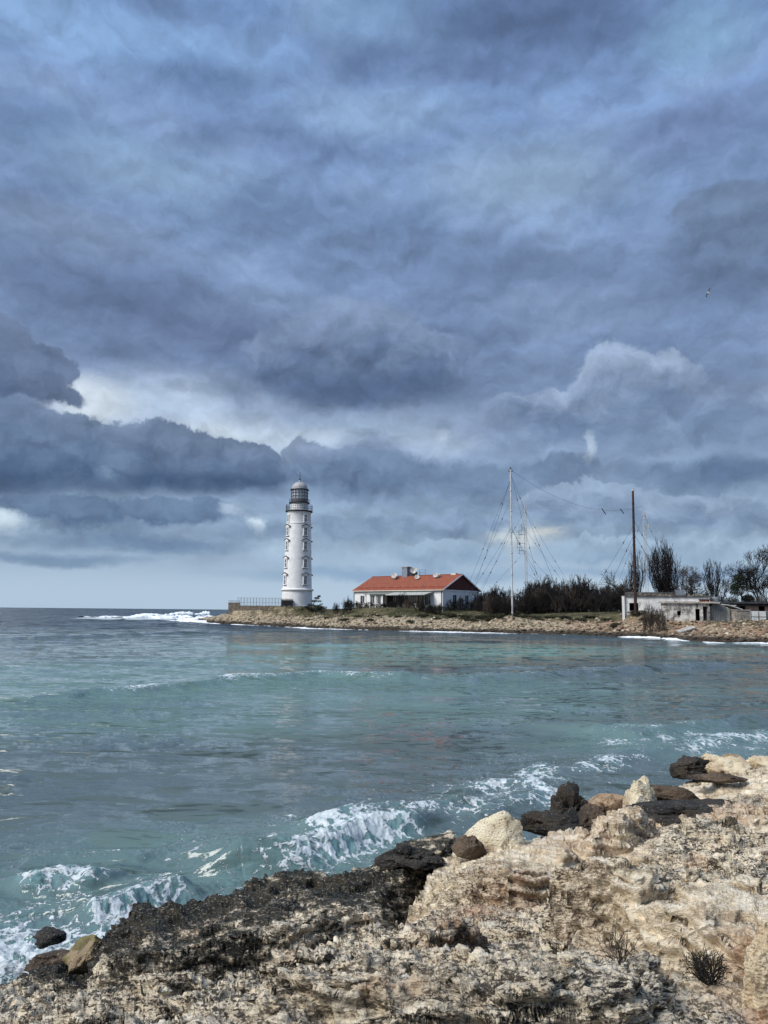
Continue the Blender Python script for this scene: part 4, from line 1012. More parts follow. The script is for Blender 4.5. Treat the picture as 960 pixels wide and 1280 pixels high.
# brown steel stack
D = 138; x = PX(794.5, D); zb = 3.9; zt = P(795.3, 613, D).z; hs = zt-zb
stk = empty('chimney_stack', (x, D, zb), 0, 'tall thin rusty brown steel chimney stack rising from the ruined sheds', 'chimney')
m = MB(); n = 9
for k in range(n):
    m.tube((.0+.012*k*hs/n, 0, hs*k/n), (.012*(k+1)*hs/n, 0, hs*(k+1)/n), .30-.012*k, .30-.012*(k+1), 14)
m.build('shaft', RUST, stk, True)
bz = MB()
for k in range(1, n): bz.lathe([(.30-.012*k+.03, hs*k/n-.06), (.30-.012*k+.03, hs*k/n+.06)], 14, cx=.012*k*hs/n)
bz.build('flange', RUST, stk)
MB().lathe([(.21,hs-.1),(.21,hs+.25),(.14,hs+.25)], 12, cx=.012*hs).build('rim', simple('pale_cap', (.5,.5,.48)), stk)
guys(stk, [(hs*.70, 175, 10, .2), (hs*.62, 160, 7, .2), (hs*.78, 15, 11, .3), (hs*.66, 5, 9, .3)])

# long wire aerial slung between the tallest mast and the far lattice mast
A_ = Vector((m1.location.x, 158, m1.location.z+h1)); B_ = Vector((m3.location.x, 205, m3.location.z+h3))
aw = empty('wire_aerial', A_, 0, 'thin sagging aerial wire with insulators slung between two masts', 'aerial wire')
pts = []
for k in range(33):
    t_ = k/32; p_ = (B_-A_)*t_; p_.z -= 4*4.4*t_*(1-t_); pts.append(p_)
MB().path(pts, .022, 4).build('wire', WIRE, aw)
for k in (20, 25):
    q = pts[k]; d_ = (pts[k+1]-pts[k]).normalized()
    i_ = MB()
    i_.path([q+d_*(.4*j)+Vector((0, 0, -.28*j+.4)) for j in range(6)], .11, 6)
    i_.build('insulator', DARKM, aw)

# ---------------------------------------------------------------- the ruined sheds
RUIN, t, b = newmat('stained_render'); p = objc(t)
n1 = t.noise(p, .8, 7, .7); n2 = t.noise(t.v('MULTIPLY', p, (1.6, 1.6, .5)), 1.1, 6, .7); n3 = t.noise(p, 5, 5, .7)
c = t.mix(t.mr(n1, .38, .58), (.16,.15,.13), (.62,.60,.55)); c = t.mix(t.mr(n2, .52, .62), c, (.09,.085,.08)); c = t.mix(t.mr(n3, .55, .7, 0, .6), c, (.30,.26,.2))
t.put(b.inputs['Base Color'], c); b.inputs['Roughness'].default_value = .95; t.put(b.inputs['Normal'], t.bump(n3, .6, .05))
RUINW = simple('dirty_white_render', (.76,.75,.72), .95, .2, .7, dirt=.3, dirtcol=(.15,.14,.12))
ROOFG = simple('tarred_roof', (.09,.085,.08), .95, .5, .6, dirt=.35, dirtcol=(.32,.29,.25))
HOLE = simple('interior_shade', (.012,.012,.012), .9)  # near-black panels behind the openings, painting in the shade of the interior
BRICK = simple('red_brick', (.20,.07,.045), .95, .4, 3, dirt=.3)
METG = simple('grey_corrugated', (.22,.23,.23), .6, .25, 1.2, dirt=.35, dirtcol=(.1,.09,.08))
ASB = simple('pale_sheet', (.58,.58,.56), .8, .15, 1)
def wallbox(W_, D_, H_, holes, th_=.3):
    """walls of a box building with real openings in the front; local x 0..W, y 0..D (front y=0)"""
    m = MB(); xs = sorted(set([0, W_] + [h[0] for h in holes] + [h[1] for h in holes]))
    for a, b_ in zip(xs[:-1], xs[1:]):
        hs_ = [h for h in holes if h[0] <= a and h[1] >= b_]
        if not hs_: m.box(a, b_, 0, th_, -1.2, H_)
        else:
            z0, z1 = hs_[0][2], hs_[0][3]
            if z0 > 0: m.box(a, b_, 0, th_, -1.2, z0)
            if z1 < H_: m.box(a, b_, 0, th_, z1, H_)
    m.box(0, th_, th_, D_, -1.2, H_); m.box(W_-th_, W_, th_, D_, -1.2, H_); m.box(th_, W_-th_, D_-th_, D_, -1.2, H_)
    return m
def place(px0, px1, D_, z, name, label, rot=0, cat='shed', grp=None):
    x0, x1 = PX(px0, D_), PX(px1, D_)
    return empty(name, (x0, D_, z), rot, label, cat, grp), x1-x0
def rubble(n, x0, x1, y0, y1, z, smin, smax, seed, par, m, nm='rubble'):
    r = np.random.default_rng(seed)
    pts = np.stack([r.uniform(x0, x1, n), r.uniform(y0, y1, n), np.full(n, z)], -1); o = scatter(nm, pts, r.uniform(smin, smax, n), m, .5, seed); o.parent = par; return o
# long pale building behind
lb, W1 = place(781, 880, 142, 3.75, 'derelict_building', 'long low derelict white building with a flat tarred roof, behind the brown stack', -.27, 'building')
wallbox(W1, 8, 3.45, [(.85, 2.5, .7, 2.2), (8.0, 8.9, .2, 2.3)]).build('wall', RUINW, lb)
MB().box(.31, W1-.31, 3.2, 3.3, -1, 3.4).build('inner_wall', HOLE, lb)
MB().box(-.25, W1+.25, -.35, 8.2, 3.45, 3.68).build('roof', ROOFG, lb)
MB().box(-.45, -.02, -.5, .4, -1.2, 3.44).build('buttress', simple('bright_white_render', (.74,.74,.72), .9, .1), lb)
pr_ = MB().box(.2, 1.9, .6, 2.4, 3.68, 4.3); pr_.build('roof_hatch', ROOFG, lb)
MB().box(9.3, 10.9, .8, 2.2, 3.68, 4.75).build('roof_box', simple('blue_grey_sheet', (.17,.19,.22), .7), lb)
MB().box(2.2, 9.0, 3.5, 5.0, 3.68, 4.35).build('roof_parapet', ROOFG, lb)
rubble(90, 1, W1-1, .2, 4, 3.72, .08, .32, 4, lb, mst, 'roof_debris')
# front block
fb_, W2 = place(835, 884.5, 129, 2.75, 'ruined_shed', 'roofless-looking stained grey shed with two dark doorways, nearest the shore', -.15, 'shed')
wallbox(W2, 5.5, 3.05, [(1.5, 2.15, 1.0, 1.75), (4.5, 5.25, .1, 2.1), (5.75, 6.5, .1, 2.55)]).build('wall', RUIN, fb_)
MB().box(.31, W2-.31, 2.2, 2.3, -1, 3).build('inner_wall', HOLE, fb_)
MB().box(-.5, W2+1.6, -.45, 5.6, 3.06, 3.30).build('roof', simple('pale_concrete_slab', (.42,.39,.35), .95, .3, 1, dirt=.4), fb_)
rubble(110, -.3, W2+1, -.2, 5, 3.32, .06, .26, 9, fb_, mst, 'roof_debris')
MB().box(-.9, -.05, .3, .9, -1.2, 2.6).build('broken_wall', RUIN, fb_)
# quonset
qs, W3 = place(884.5, 911, 128.5, 2.75, 'barrel_shed', 'grey corrugated shed with a rounded barrel top, in the row of ruins', 0, 'shed')
R_ = W3*.5
pf = [(0, -1), (0, 1.1)] + [(R_-R_*math.cos(PI*k/14)*1.0, 1.1+1.95*math.sin(PI*k/14)**.85) for k in range(1, 14)] + [(W3, 1.1), (W3, -1)]
MB().prism(pf, 'y', 0, 5.5).build('shell', METG, qs)
rb = MB()
for k in range(13): xx = .15+k*(W3-.3)/12; zt_ = 1.1+1.95*max(.0, math.sin(math.acos(max(-1, min(1, (R_-xx)/R_)))))**.85; rb.box(xx-.03, xx+.03, -.05, -.002, -1, max(1.1, zt_-.08))
rb.build('rib', simple('dark_grey_metal', (.12,.125,.13), .6, .3, 2), qs)
# doorway with sloping sheet
dw, W4 = place(911.5, 924, 127.5, 2.75, 'lean_to', 'narrow dark lean-to with a tilted white sheet roof beside the barrel shed', 0, 'shed')
MB().box(0, .15, 0, 3, -1, 2.3).box(W4-.15, W4, 0, 3, -1, 2.1).box(.15, W4-.15, 2.8, 3, -1, 2.3).build('wall', METG, dw)
MB().box(.15, .75, .05, .13, -.2, 1.9).build('door', simple('dark_wood', (.05,.04,.035)), dw)
MB().add([(-.4,-1.0,2.75),(W4+.1,-1.0,2.05),(W4+.1,3,2.15),(-.4,3,2.95),(-.4,-1.0,2.85),(W4+.1,-1.0,2.15),(W4+.1,3,2.25),(-.4,3,3.05)], [(0,3,2,1),(4,5,6,7),(0,1,5,4),(1,2,6,5),(2,3,7,6),(3,0,4,7)]).build('sheet_roof', ASB, dw)
# brick outhouse, white gate
bo, W5 = place(921, 937.5, 125.5, 2.7, 'outhouse', 'small low grey block outhouse between the lean-to and the white metal gates', 0, 'outhouse')
MB().box(0, W5, 0, 3.2, -1, 1.95).build('wall', simple('grey_block', (.30,.27,.23), .95, .35, 1.5, dirt=.4), bo)
MB().box(-.1, W5+.1, -.15, 3.3, 1.95, 2.08).build('roof', simple('pale_concrete_slab', (.42,.39,.35)), bo)
gt, W6 = place(938, 957.5, 125, 2.7, 'metal_gate', 'pair of white sheet metal gates at the right end of the ruins', 0, 'gate')
for k in range(2):
    a = MB().box(k*W6/2+.03, (k+1)*W6/2-.03, 0, .06, .05, 1.85).build('leaf', simple('white_sheet_metal', (.70,.70,.67), .6, .12, 1.5, dirt=.3, dirtcol=(.25,.15,.1)), gt)
    MB().box(k*W6/2+.03, (k+1)*W6/2-.03, -.04, -.002, .9, .97).box(k*W6/2+.03, k*W6/2+.1, -.04, -.002, .1, 1.8).build('brace', simple('dark_grey_metal', (.12,.125,.13)), a)
for k in range(3): MB().box(k*W6/2-.05, k*W6/2+.05, .07, .2, -.8, 2.0).build('post', simple('grey_metal', (.16,.18,.20)), gt)
MB().box(W6+.1, W6+1.6, .3, .5, -.8, 1.9).build('side_fence', METG, gt)
# white block & brick chimney & tank behind
wb, W7 = place(903, 919.5, 134.5, 3.2, 'white_block_shed', 'small white block shed standing behind the barrel shed', 0, 'shed')
MB().box(0, W7, 0, 3, -1, 2.3).build('wall', RUINW, wb); MB().box(-.12, W7+.12, -.12, 3.1, 2.3, 2.45).build('roof', ASB, wb)
bk, W8 = place(876, 889.5, 138, 3.6, 'brick_outbuilding', 'small red brick outbuilding rising over the roofs of the ruins', 0, 'outbuilding')
MB().box(0, W8, 0, 2.6, -1, 3.0).build('wall', BRICK, bk); MB().box(-.1, W8+.1, -.1, 2.7, 3.0, 3.15).build('roof', ROOFG, bk)
tk, W9 = place(890.5, 902.5, 138.5, 3.6, 'water_tank', 'grey metal water tank beside the red brick outbuilding', 0, 'tank')
MB().lathe([(W9/2, -1), (W9/2, 3.35), (W9/2-.1, 3.45), (.1, 3.6)], 24, cx=W9/2, cy=1).build('drum', METG, tk, True)
MB().lathe([(W9/2+.04, 1.2), (W9/2+.04, 1.3)], 24, cx=W9/2, cy=1).build('hoop', BRICK, tk)
db, W10 = place(914, 990, 146, 3.9, 'dark_building', 'long low dark building at the right edge, behind the white gates', -.22, 'building')
wallbox(W10, 7, 2.2, [(1.5, 2.6, .6, 1.7), (5, 6.1, .6, 1.7)]).build('wall', simple('dark_brown_wall', (.07,.05,.045), .9, .4, 1), db)
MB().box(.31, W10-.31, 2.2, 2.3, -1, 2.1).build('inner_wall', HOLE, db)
MB().box(-.3, W10+.3, -.5, 7.3, 2.2, 2.55).build('roof', simple('dark_slate_roof', (.045,.05,.06), .8, .4, 1), db)
far_b, W11 = place(936, 975, 165, 4.6, 'pale_outbuilding', 'pale outbuilding partly hidden by the trees at the right edge', 0, 'outbuilding')
MB().box(0, W11, 0, 5, -1, 2.0).build('wall', RUINW, far_b); MB().box(-.2, W11+.2, -.2, 5.2, 2.0, 2.25).build('roof', ROOFG, far_b)
# a big fallen slab in front of the sheds
sl = MB().box(-1.5, 1.5, -.7, .7, -.14, .14).build('concrete_slab', simple('pale_concrete_slab', (.42,.39,.35)), None, bevel=.04)
sl.location = (PX(856, 121), 121, gz(PX(856, 121), 121)+.25); sl.rotation_euler = (.12, -.28, .2); tag(sl, 'broken concrete slab tilted on the stones below the ruined shed', 'slab')
# ---------------------------------------------------------------- trees and shrubs
BARK = simple('dark_bark', (.035,.028,.024), .95, .4, 2)
TWIG = simple('dark_twigs', (.014,.011,.010), .95, .4, 1)
TWIG2 = simple('brown_twigs', (.075,.058,.045), .95, .4, 1)
def segs_mesh(segs, n=3):
    a = np.array([s[0] for s in segs], np.float32); b_ = np.array([s[1] for s in segs], np.float32)
    r0 = np.array([s[2] for s in segs], np.float32); r1_ = np.array([s[3] for s in segs], np.float32)
    d = b_-a; d /= np.linalg.norm(d, axis=1)[:, None]+1e-9
    ref = np.where(np.abs(d[:, 2:3]) > .9, np.array([[1, 0, 0]]), np.array([[0, 0, 1]])); u = np.cross(d, ref); u /= np.linalg.norm(u, axis=1)[:, None]; w_ = np.cross(d, u)
    V = []
    for p_, r in ((a, r0), (b_, r1_)):
        for k in range(n):
            t_ = 2*PI*k/n; V.append(p_ + (u*math.cos(t_) + w_*math.sin(t_))*r[:, None])
    V = np.stack(V, 1); base_ = np.arange(len(segs))[:, None]*2*n
    Q = np.concatenate([base_ + np.array([[k, (k+1) % n, (k+1) % n+n, k+n]]) for k in range(n)])
    return V.reshape(-1, 3), Q
def grow(R_, p, d, L, r, lev, out, up=.15, spread=.6, kids=3, shrink=.72, rmin=.012, wig=.12):
    n = 3; q = p
    for k in range(n):
        d2 = (d + Vector((R_.gauss(0, wig), R_.gauss(0, wig), R_.gauss(0, wig)+up*.25))).normalized()
        q2 = q + d2*(L/n); out.append((tuple(q), tuple(q2), max(rmin, r*(1-.28*k/n)), max(rmin, r*(1-.28*(k+1)/n)))); q = q2; d = d2
        if lev > 0 and k >= 0:
            for j in range(kids if k == n-1 else R_.choice([0, 1, 1])):
                a = R_.uniform(0, 6.28); side = d.orthogonal().normalized(); side.rotate(Matrix.Rotation(a, 3, d))
                nd = (d + side*R_.uniform(.5, 1.2)*spread + Vector((0, 0, up))).normalized()
                grow(R_, q, nd, L*shrink*R_.uniform(.75, 1.15), r*.60, lev-1, out, up, spread, kids, shrink, rmin, wig)
def shrub_mesh(seed, stems=9, L=.8, lev=4, spread=1.0, rmin=.014, up=.06):
    R_ = random.Random(seed); out = []
    for k in range(stems):
        a = R_.uniform(0, 6.28); d = Vector((math.cos(a)*R_.uniform(.2, 1), math.sin(a)*R_.uniform(.2, 1), 1.0)).normalized()
        grow(R_, Vector((math.cos(a)*.25, math.sin(a)*.25, -.2)), d, L, .05, lev, out, up, spread, 2, .76, rmin)
    return np_mesh('bare_shrub', *segs_mesh(out))
def obj_at(name, me, m, x, y, z, sx, sz, rot, label, cat, grp):
    o = bpy.data.objects.new(name, me); COL.objects.link(o)
    if m and not len(me.materials): me.materials.append(m)
    o.location = (x, y, z); o.scale = (sx, sx, sz); o.rotation_euler = (0, 0, rot); return tag(o, label, cat, grp)
protos = [shrub_mesh(s) for s in (1, 2, 3, 4)]
for k, p_ in enumerate(protos): p_.materials.append(TWIG if k < 3 else TWIG2)
PH = [max(v.co.z for v in p_.vertices) for p_ in protos]; PW = [max(abs(v.co.x) for v in p_.vertices) for p_ in protos]
R_ = random.Random(21)
def shrub(px, D, ytop, wpx, k, label, grp):
    x = PX(px, D); z = gz(x, D) - .1; h = max(.4, P(px, ytop, D).z - z); k %= 4
    return obj_at('bare_shrub', protos[k], None, x, D, z, max(.3, wpx*D/F/2/PW[k]*1.05), h/PH[k], R_.uniform(0, 6.28), label, 'shrub', grp)
# dense thicket between the house and the ruins
TG, TL = 'bare shrubs of the dark thicket', 'dark leafless shrub, one of the thicket between the house and the ruins'
prof = [(600,738),(612,730),(622,724),(632,740),(645,742),(656,728),(668,720),(680,716),(692,720),(704,724),(716,716),(726,713),(738,722),(750,728),(762,722),(772,728),(784,718)]
xsP = [p_[0] for p_ in prof]; ysP = [p_[1] for p_ in prof]
px = 603; i = 0
while px < 786:
    yt = np.interp(px, xsP, ysP)
    shrub(px, R_.uniform(172, 182), yt + R_.uniform(-1, 4), R_.uniform(22, 32), i, TL, TG); i += 1
    shrub(px+R_.uniform(-4, 4), R_.uniform(160, 170), yt + R_.uniform(9, 16), R_.uniform(20, 28), i, TL, TG); i += 1
    if 610 < px < 735: shrub(px+R_.uniform(-4, 4), R_.uniform(162, 166), yt + R_.uniform(14, 24), R_.uniform(20, 26), i+1, TL, TG); i += 1
    px += R_.uniform(7, 10)
# low shrubs along the house front
for px, D, yt, wp in [(437,186,748,14),(448,163,750,16),(462,160,751,18),(478,160,753,16),(492,160,749,16),(503,159,738,18),(512,159,747,18),(524,158,750,20),(537,158,752,18),(548,157,752,16),(527,158,740,10)]:
    D = float(np.interp(px, [437, 553], [184, 168])) if px > 437 else D
    shrub(px, D, yt, wp, i, 'dark leafless shrub growing against the veranda side of the white house', 'shrubs along the house front'); i += 1
for px, D, yt, wp in [(566,172,748,16),(576,174,743,14),(588,177,749,14),(597,180,747,16)]:
    shrub(px, D, yt, wp, i, 'leafless shrub growing below the gable end of the white house', 'shrubs below the gable end'); i += 1
for px, D, yt, wp in [(420,190,752,8),(431,186,747,10),(436,182,743,9)]:
    shrub(px, D, yt, wp, i, 'small dark bush in the gap between the lighthouse and the house', 'bushes between lighthouse and house'); i += 1
# evergreen masses made of many small leaf faces
LEAF = simple('dark_evergreen', (.018,.026,.014), .9, .5, .8)
LEAF2 = simple('olive_scrub', (.05,.052,.026), .95, .5, .6)
def clumps(seed, cs_, n, size):
    r = np.random.default_rng(seed); P_ = []
    for (x, y, z, rx, ry, rz, k) in cs_:
        d = r.normal(size=(int(n*k), 3)); d /= np.linalg.norm(d, axis=1)[:, None]; rr = r.uniform(.35, 1.05, (len(d), 1))**.6
        P_.append(np.array([x, y, z]) + d*rr*np.array([rx, ry, rz]))
    P_ = np.concatenate(P_); m_ = len(P_)
    a = r.normal(size=(m_, 3)); b_ = r.normal(size=(m_, 3)); s = r.uniform(.6, 1.4, (m_, 1))*size
    a = a/np.linalg.norm(a, axis=1)[:, None]*s; b_ = b_/np.linalg.norm(b_, axis=1)[:, None]*s*.6
    V = np.stack([P_-a, P_+b_, P_+a, P_-b_], 1).reshape(-1, 3)
    return V, np.arange(len(V)).reshape(-1, 4)
def low_bush_mesh(seed):
    R2 = random.Random(seed); cs_ = [(R2.uniform(-.8, .8), R2.uniform(-.5, .5), R2.uniform(.15, .45), R2.uniform(.35, .7), R2.uniform(.35, .6), R2.uniform(.25, .5), 1) for _ in range(7)]
    return np_mesh('low_bush', *clumps(seed, cs_, 260, .075))
lows = [low_bush_mesh(s) for s in (5, 6, 7)]
for m_ in lows: m_.materials.append(LEAF2)
for j, (px, dd, w_, h_) in enumerate([(430,7,1.2,1.0),(447,14,1.6,.9),(462,9,1.3,.8),(470,16,2,.9),(498,15,1.6,.8),(512,9,1.5,1.0),(527,17,2,.9),(546,12,1.6,.9),(565,16,2,1),(590,9,2.4,1.2),(601,12,1.8,1.3),(612,9,2.0,1.2),(618,13,2.0,1.4),(626,8,1.9,1.2),(652,15,2.4,1.0),(668,14,2.2,1.0),(690,15,2.4,.9),(706,13,2.2,.9),(722,12,2.0,.9),(738,16,2.0,.8),(770,7,1.9,1.0),(776,9,1.7,1.0),(797,14,2.0,1.2),(808,13,2.2,1.2),(820,11,1.8,1.0),(388,15,1.6,.8),(402,17,1.8,1.0),(412,14,1.4,.8),(640,17,2,1.),(757,14,1.8,.8),(583,14,1.8,.9),(674,11,1.7,.8)]):
    D0 = np.interp(px, [a for a, _ in shore_px], [PZ(a, b_, 0).y for a, b_ in shore_px]); D = D0+dd; x = PX(px, D)
    obj_at('low_bush', lows[j % 3], None, x, D, gz(x, D)-.1, w_*.8, h_*.9, R_.uniform(0, 6.28), 'low olive-dark bush growing among the stones of the far shore bank', 'bush', 'low bushes on the shore bank')
# wind-bent dark pine beside the lighthouse
def tree(name, label, cat, px, D, ytop, build, wm, cm, grp=None, zoff=0):
    x = PX(px, D); z = gz(x, D)-.15+zoff; h = P(px, ytop, D).z - z
    o = empty(name, (x, D, z), 0, label, cat, grp); tr, cr = build(h)
    link('trunk', np_mesh('trunk', *tr), wm, o); link('crown', np_mesh('crown', *cr), cm, o); return o
def pine(h):
    tr = segs_mesh([((0,0,-.3),(.4,0,h*.3),.16,.13),((.4,0,h*.3),(1.2,0,h*.62),.13,.09),((1.2,0,h*.62),(2.0,0,h*.85),.09,.04),((.4,0,h*.3),(-1.2,0,h*.42),.07,.03)], 6)
    cs_ = [(1.7,0,h*.80,.8,.7,.35,1),(2.3,0,h*.92,.5,.5,.28,.7),(1.0,0,h*.62,.9,.7,.35,1),(.1,0,h*.40,1.1,.8,.35,1.1),(2.4,0,h*.62,.8,.5,.25,.6),(-.9,0,h*.28,.9,.7,.3,.9),(1.6,0,h*.33,1.0,.8,.35,.9),(.4,0,h*.16,1.6,.8,.35,1),(3.0,0,h*.45,.5,.3,.15,.3)]
    return tr, clumps(9, cs_, 420, .09)
tree('pine_tree', 'small dark wind-bent pine at the right foot of the lighthouse', 'tree', 388, 205, 743.5, pine, BARK, LEAF)
def juniper(seed):
    def f(h):
        R2 = random.Random(seed); cs_ = [(R2.uniform(-1.2, 1.2), R2.uniform(-.5, .5), h*R2.uniform(.15, .8), .8, .6, .35, .8) for _ in range(9)]
        return segs_mesh([((0,0,-.3),(0,0,h*.7),.12,.05)], 5), clumps(seed, cs_, 220, .09)
    return f
tree('juniper', 'low dark juniper mound just right of the bent pine', 'tree', 402, 200, 753.5, juniper(3), BARK, LEAF)
# poplars and bare trees
def fastig(seed, n, hw, r0=.10, lev=2):
    def f(h):
        R2 = random.Random(seed); tr = [((0,0,-.3),(0,0,h*.16),r0*2.2,r0*2.0)]; out = []
        for k in range(n):
            a = R2.uniform(0, 6.28); rr = R2.random()**.5; hh_ = h*(1-.30*rr**2)*R2.uniform(.82, 1.0)
            tx, ty = math.cos(a)*rr*hw, math.sin(a)*rr*hw; p = Vector((tx*.12, ty*.12, h*R2.uniform(.05, .18))); m_ = 9
            tgt = Vector((tx, ty, hh_)); pts = [p]
            for j in range(1, m_+1):
                t_ = j/m_; q = Vector((tx*min(1, (t_*1.7)**.9)*1.0, ty*min(1, (t_*1.7)**.9), p.z+(hh_-p.z)*t_)) + Vector((R2.gauss(0, .05), R2.gauss(0, .05), 0)); pts.append(q)
            for j in range(m_):
                out.append((tuple(pts[j]), tuple(pts[j+1]), r0*(1-.085*j), r0*(1-.085*(j+1))))
                if j > 1:
                    for _ in range(2):
                        a2 = R2.uniform(0, 6.28); d = Vector((math.cos(a2)*.45, math.sin(a2)*.45, 1)).normalized()
                        grow(R2, pts[j], d, h*.11*R2.uniform(.6, 1.2), r0*.34, 1, out, .5, .35, 2, .7, .022, .06)
        return segs_mesh(tr, 8), segs_mesh(out)
    return f
def bare(seed, spread=.75, rt=.17, lev=5, lean=0., up=.12, L=.30):
    def f(h):
        R2 = random.Random(seed); out = []
        grow(R2, Vector((lean*h*.08, 0, h*.17)), Vector((lean, 0, 1)).normalized(), h*L*.95, rt*.8, lev, out, up, spread, 3, .73, .020, .10)
        for _ in range(3):
            a = R2.uniform(0, 6.28); grow(R2, Vector((lean*h*.05, 0, h*.15)), Vector((math.cos(a)*.8, math.sin(a)*.8, 1)).normalized(), h*L*.8, rt*.6, lev-1, out, up, spread, 3, .73, .020, .10)
        top = max(s[1][2] for s in out); k = h/top
        out = [((a[0]*k, a[1]*k, a[2]*k), (b_[0]*k, b_[1]*k, b_[2]*k), r0, r1_) for a, b_, r0, r1_ in out]
        return segs_mesh([((0,0,-.3),(lean*h*.08*k,0,h*.17*k+.1),rt*1.1,rt)], 7), segs_mesh(out)
    return f
tree('poplar', 'broad upright bare poplar with many vertical boughs, right of the lattice mast', 'tree', 830, 160, 675, fastig(2, 58, 3.0, .06), BARK, TWIG)
tree('poplar', 'narrow bare poplar hidden partly behind the brown stack', 'tree', 797, 165, 688, fastig(4, 16, 1.7, .055), BARK, TWIG)
tree('poplar', 'small pointed bare poplar right of the round-crowned tree', 'tree', 893.5, 168, 698, fastig(6, 22, 2.4, .05), BARK, TWIG)
tree('bare_tree', 'round-crowned leafless tree between the two poplars', 'tree', 860, 172, 704, bare(11, .95, .2, 5), BARK, TWIG2)
tree('bare_tree', 'small leafless tree left of the brown stack', 'tree', 779, 165, 710, bare(12, .85, .14, 4), BARK, TWIG)
tree('bare_tree', 'tall leafless tree at the right edge, leaning over the dark building', 'tree', 950, 158, 680, bare(15, .9, .24, 5, -.15), BARK, TWIG)
tree('bare_tree', 'low leafless tree just left of the round evergreen', 'tree', 911, 170, 722, bare(16, .9, .12, 4), BARK, TWIG)
tree('bare_tree', 'leafless tree at the very right edge, behind its taller neighbour', 'tree', 962, 170, 700, bare(18, .8, .18, 5), BARK, TWIG)
tree('bare_tree', 'short leafless tree beside the roof of the long white ruin', 'tree', 846, 168, 716, bare(22, .9, .12, 4), BARK, TWIG)
def ever(h):
    R2 = random.Random(8); cs_ = []
    for k in range(16):
        a = R2.uniform(0, 6.28); z = R2.uniform(.18, .88); rr = 2.0*math.sin(min(1, (1.12-z))*PI*.62)
        cs_.append((math.cos(a)*rr*.75, math.sin(a)*rr*.6, h*z, 1.0, .9, .75, 1))
    return segs_mesh([((0,0,-.3),(0,0,h*.5),.2,.12)], 7), clumps(31, cs_, 420, .12)
tree('evergreen_tree', 'round dense dark evergreen behind the white block shed', 'tree', 928, 156, 716, ever, BARK, LEAF)
for px, D, yt, wp in [(843,158,734,20),(868,160,735,22),(884,162,733,18),(903,160,738,18),(915,158,742,16),(812,156,742,16),(823,158,744,14),(942,156,738,22),(955,152,742,20),(790,158,737,18)]:
    shrub(px, D, yt, wp, i, 'dark leafless shrub showing over the roofs of the ruins', 'shrubs behind the ruins'); i += 1
for px, D, yt, wp, lb_ in [(812,128,745,20,'pale-twigged bare shrub in front of the long white ruin, nearer the stack'), (824,127,750,16,'pale-twigged bare shrub in front of the long white ruin, nearer the grey shed')]:
    x = PX(px, D); z = gz(x, D)-.1; obj_at('bare_shrub', protos[3], None, x, D, z, wp*D/F/2/PW[3], (P(px, yt+4, D).z-z)/PH[3], 1.3*px, lb_, 'shrub', None)

# ---------------------------------------------------------------- gull
def gull(px, py, D, label, span=1.1, roll=.6):
    p_ = P(px, py, D); s = span/1.1; bm = bmesh.new()
    prof_ = [(-.24,.004,.005),(-.16,.035,.03),(-.05,.062,.058),(.08,.060,.056),(.16,.040,.042),(.205,.030,.034),(.24,.012,.014),(.275,.004,.004)]
    rings = []
    for x, ry, rz in prof_: rings.append([bm.verts.new((x, ry*math.cos(2*PI*k/10), rz*math.sin(2*PI*k/10) + (.012 if x > .17 else 0))) for k in range(10)])
    for a, b_ in zip(rings[:-1], rings[1:]):
        for k in range(10): bm.faces.new((a[k], a[(k+1) % 10], b_[(k+1) % 10], b_[k]))
    for sg in (-1, 1):
        st_ = [(.04,.14,-.08,.02),(.20,.155,-.07,.10),(.34,.13,-.06,.13),(.46,.07,-.07,.10),(.55,-.03,-.09,.05)]
        prev = None
        for y, xf, xb, z in st_:
            c_ = [bm.verts.new((xf, sg*y, z)), bm.verts.new(((xf+xb)/2, sg*y, z+.014)), bm.verts.new((xb, sg*y, z)), bm.verts.new(((xf+xb)/2, sg*y, z-.006))]
            if prev:
                for k in range(4): bm.faces.new((prev[k], prev[(k+1) % 4], c_[(k+1) % 4], c_[k]))
            prev = c_
        bm.faces.new(prev)
    tl = [bm.verts.new(v) for v in ((-.20,-.03,.004),(-.34,-.075,.0),(-.34,.075,.0),(-.20,.03,.004))]; bm.faces.new(tl)
    bmesh.ops.scale(bm, vec=(s, s, s), verts=bm.verts); bmesh.ops.recalc_face_normals(bm, faces=bm.faces)
    me = bpy.data.meshes.new('gull'); bm.to_mesh(me); bm.free()
    mg, t, b = newmat('gull_plumage'); sp = t.n('ShaderNodeSeparateXYZ'); t.put(sp.inputs[0], objc(t))
    ay_ = t.m('ABSOLUTE', sp.outputs[1]); c_ = t.mix(t.mr(ay_, .08, .14), (.75,.75,.75), (.26,.27,.30)); c_ = t.mix(t.mr(ay_, .44, .48), c_, (.03,.03,.03))
    t.put(b.inputs['Base Color'], c_); b.inputs['Roughness'].default_value = .8
    o = link('gull', me, mg, None, True); o.location = p_; o.rotation_euler = (roll, .15, math.radians(200)); tag(o, label, 'bird')
gull(886, 366, 80, 'gull gliding with spread wings, alone against the cloudy sky', 1.15, .75)

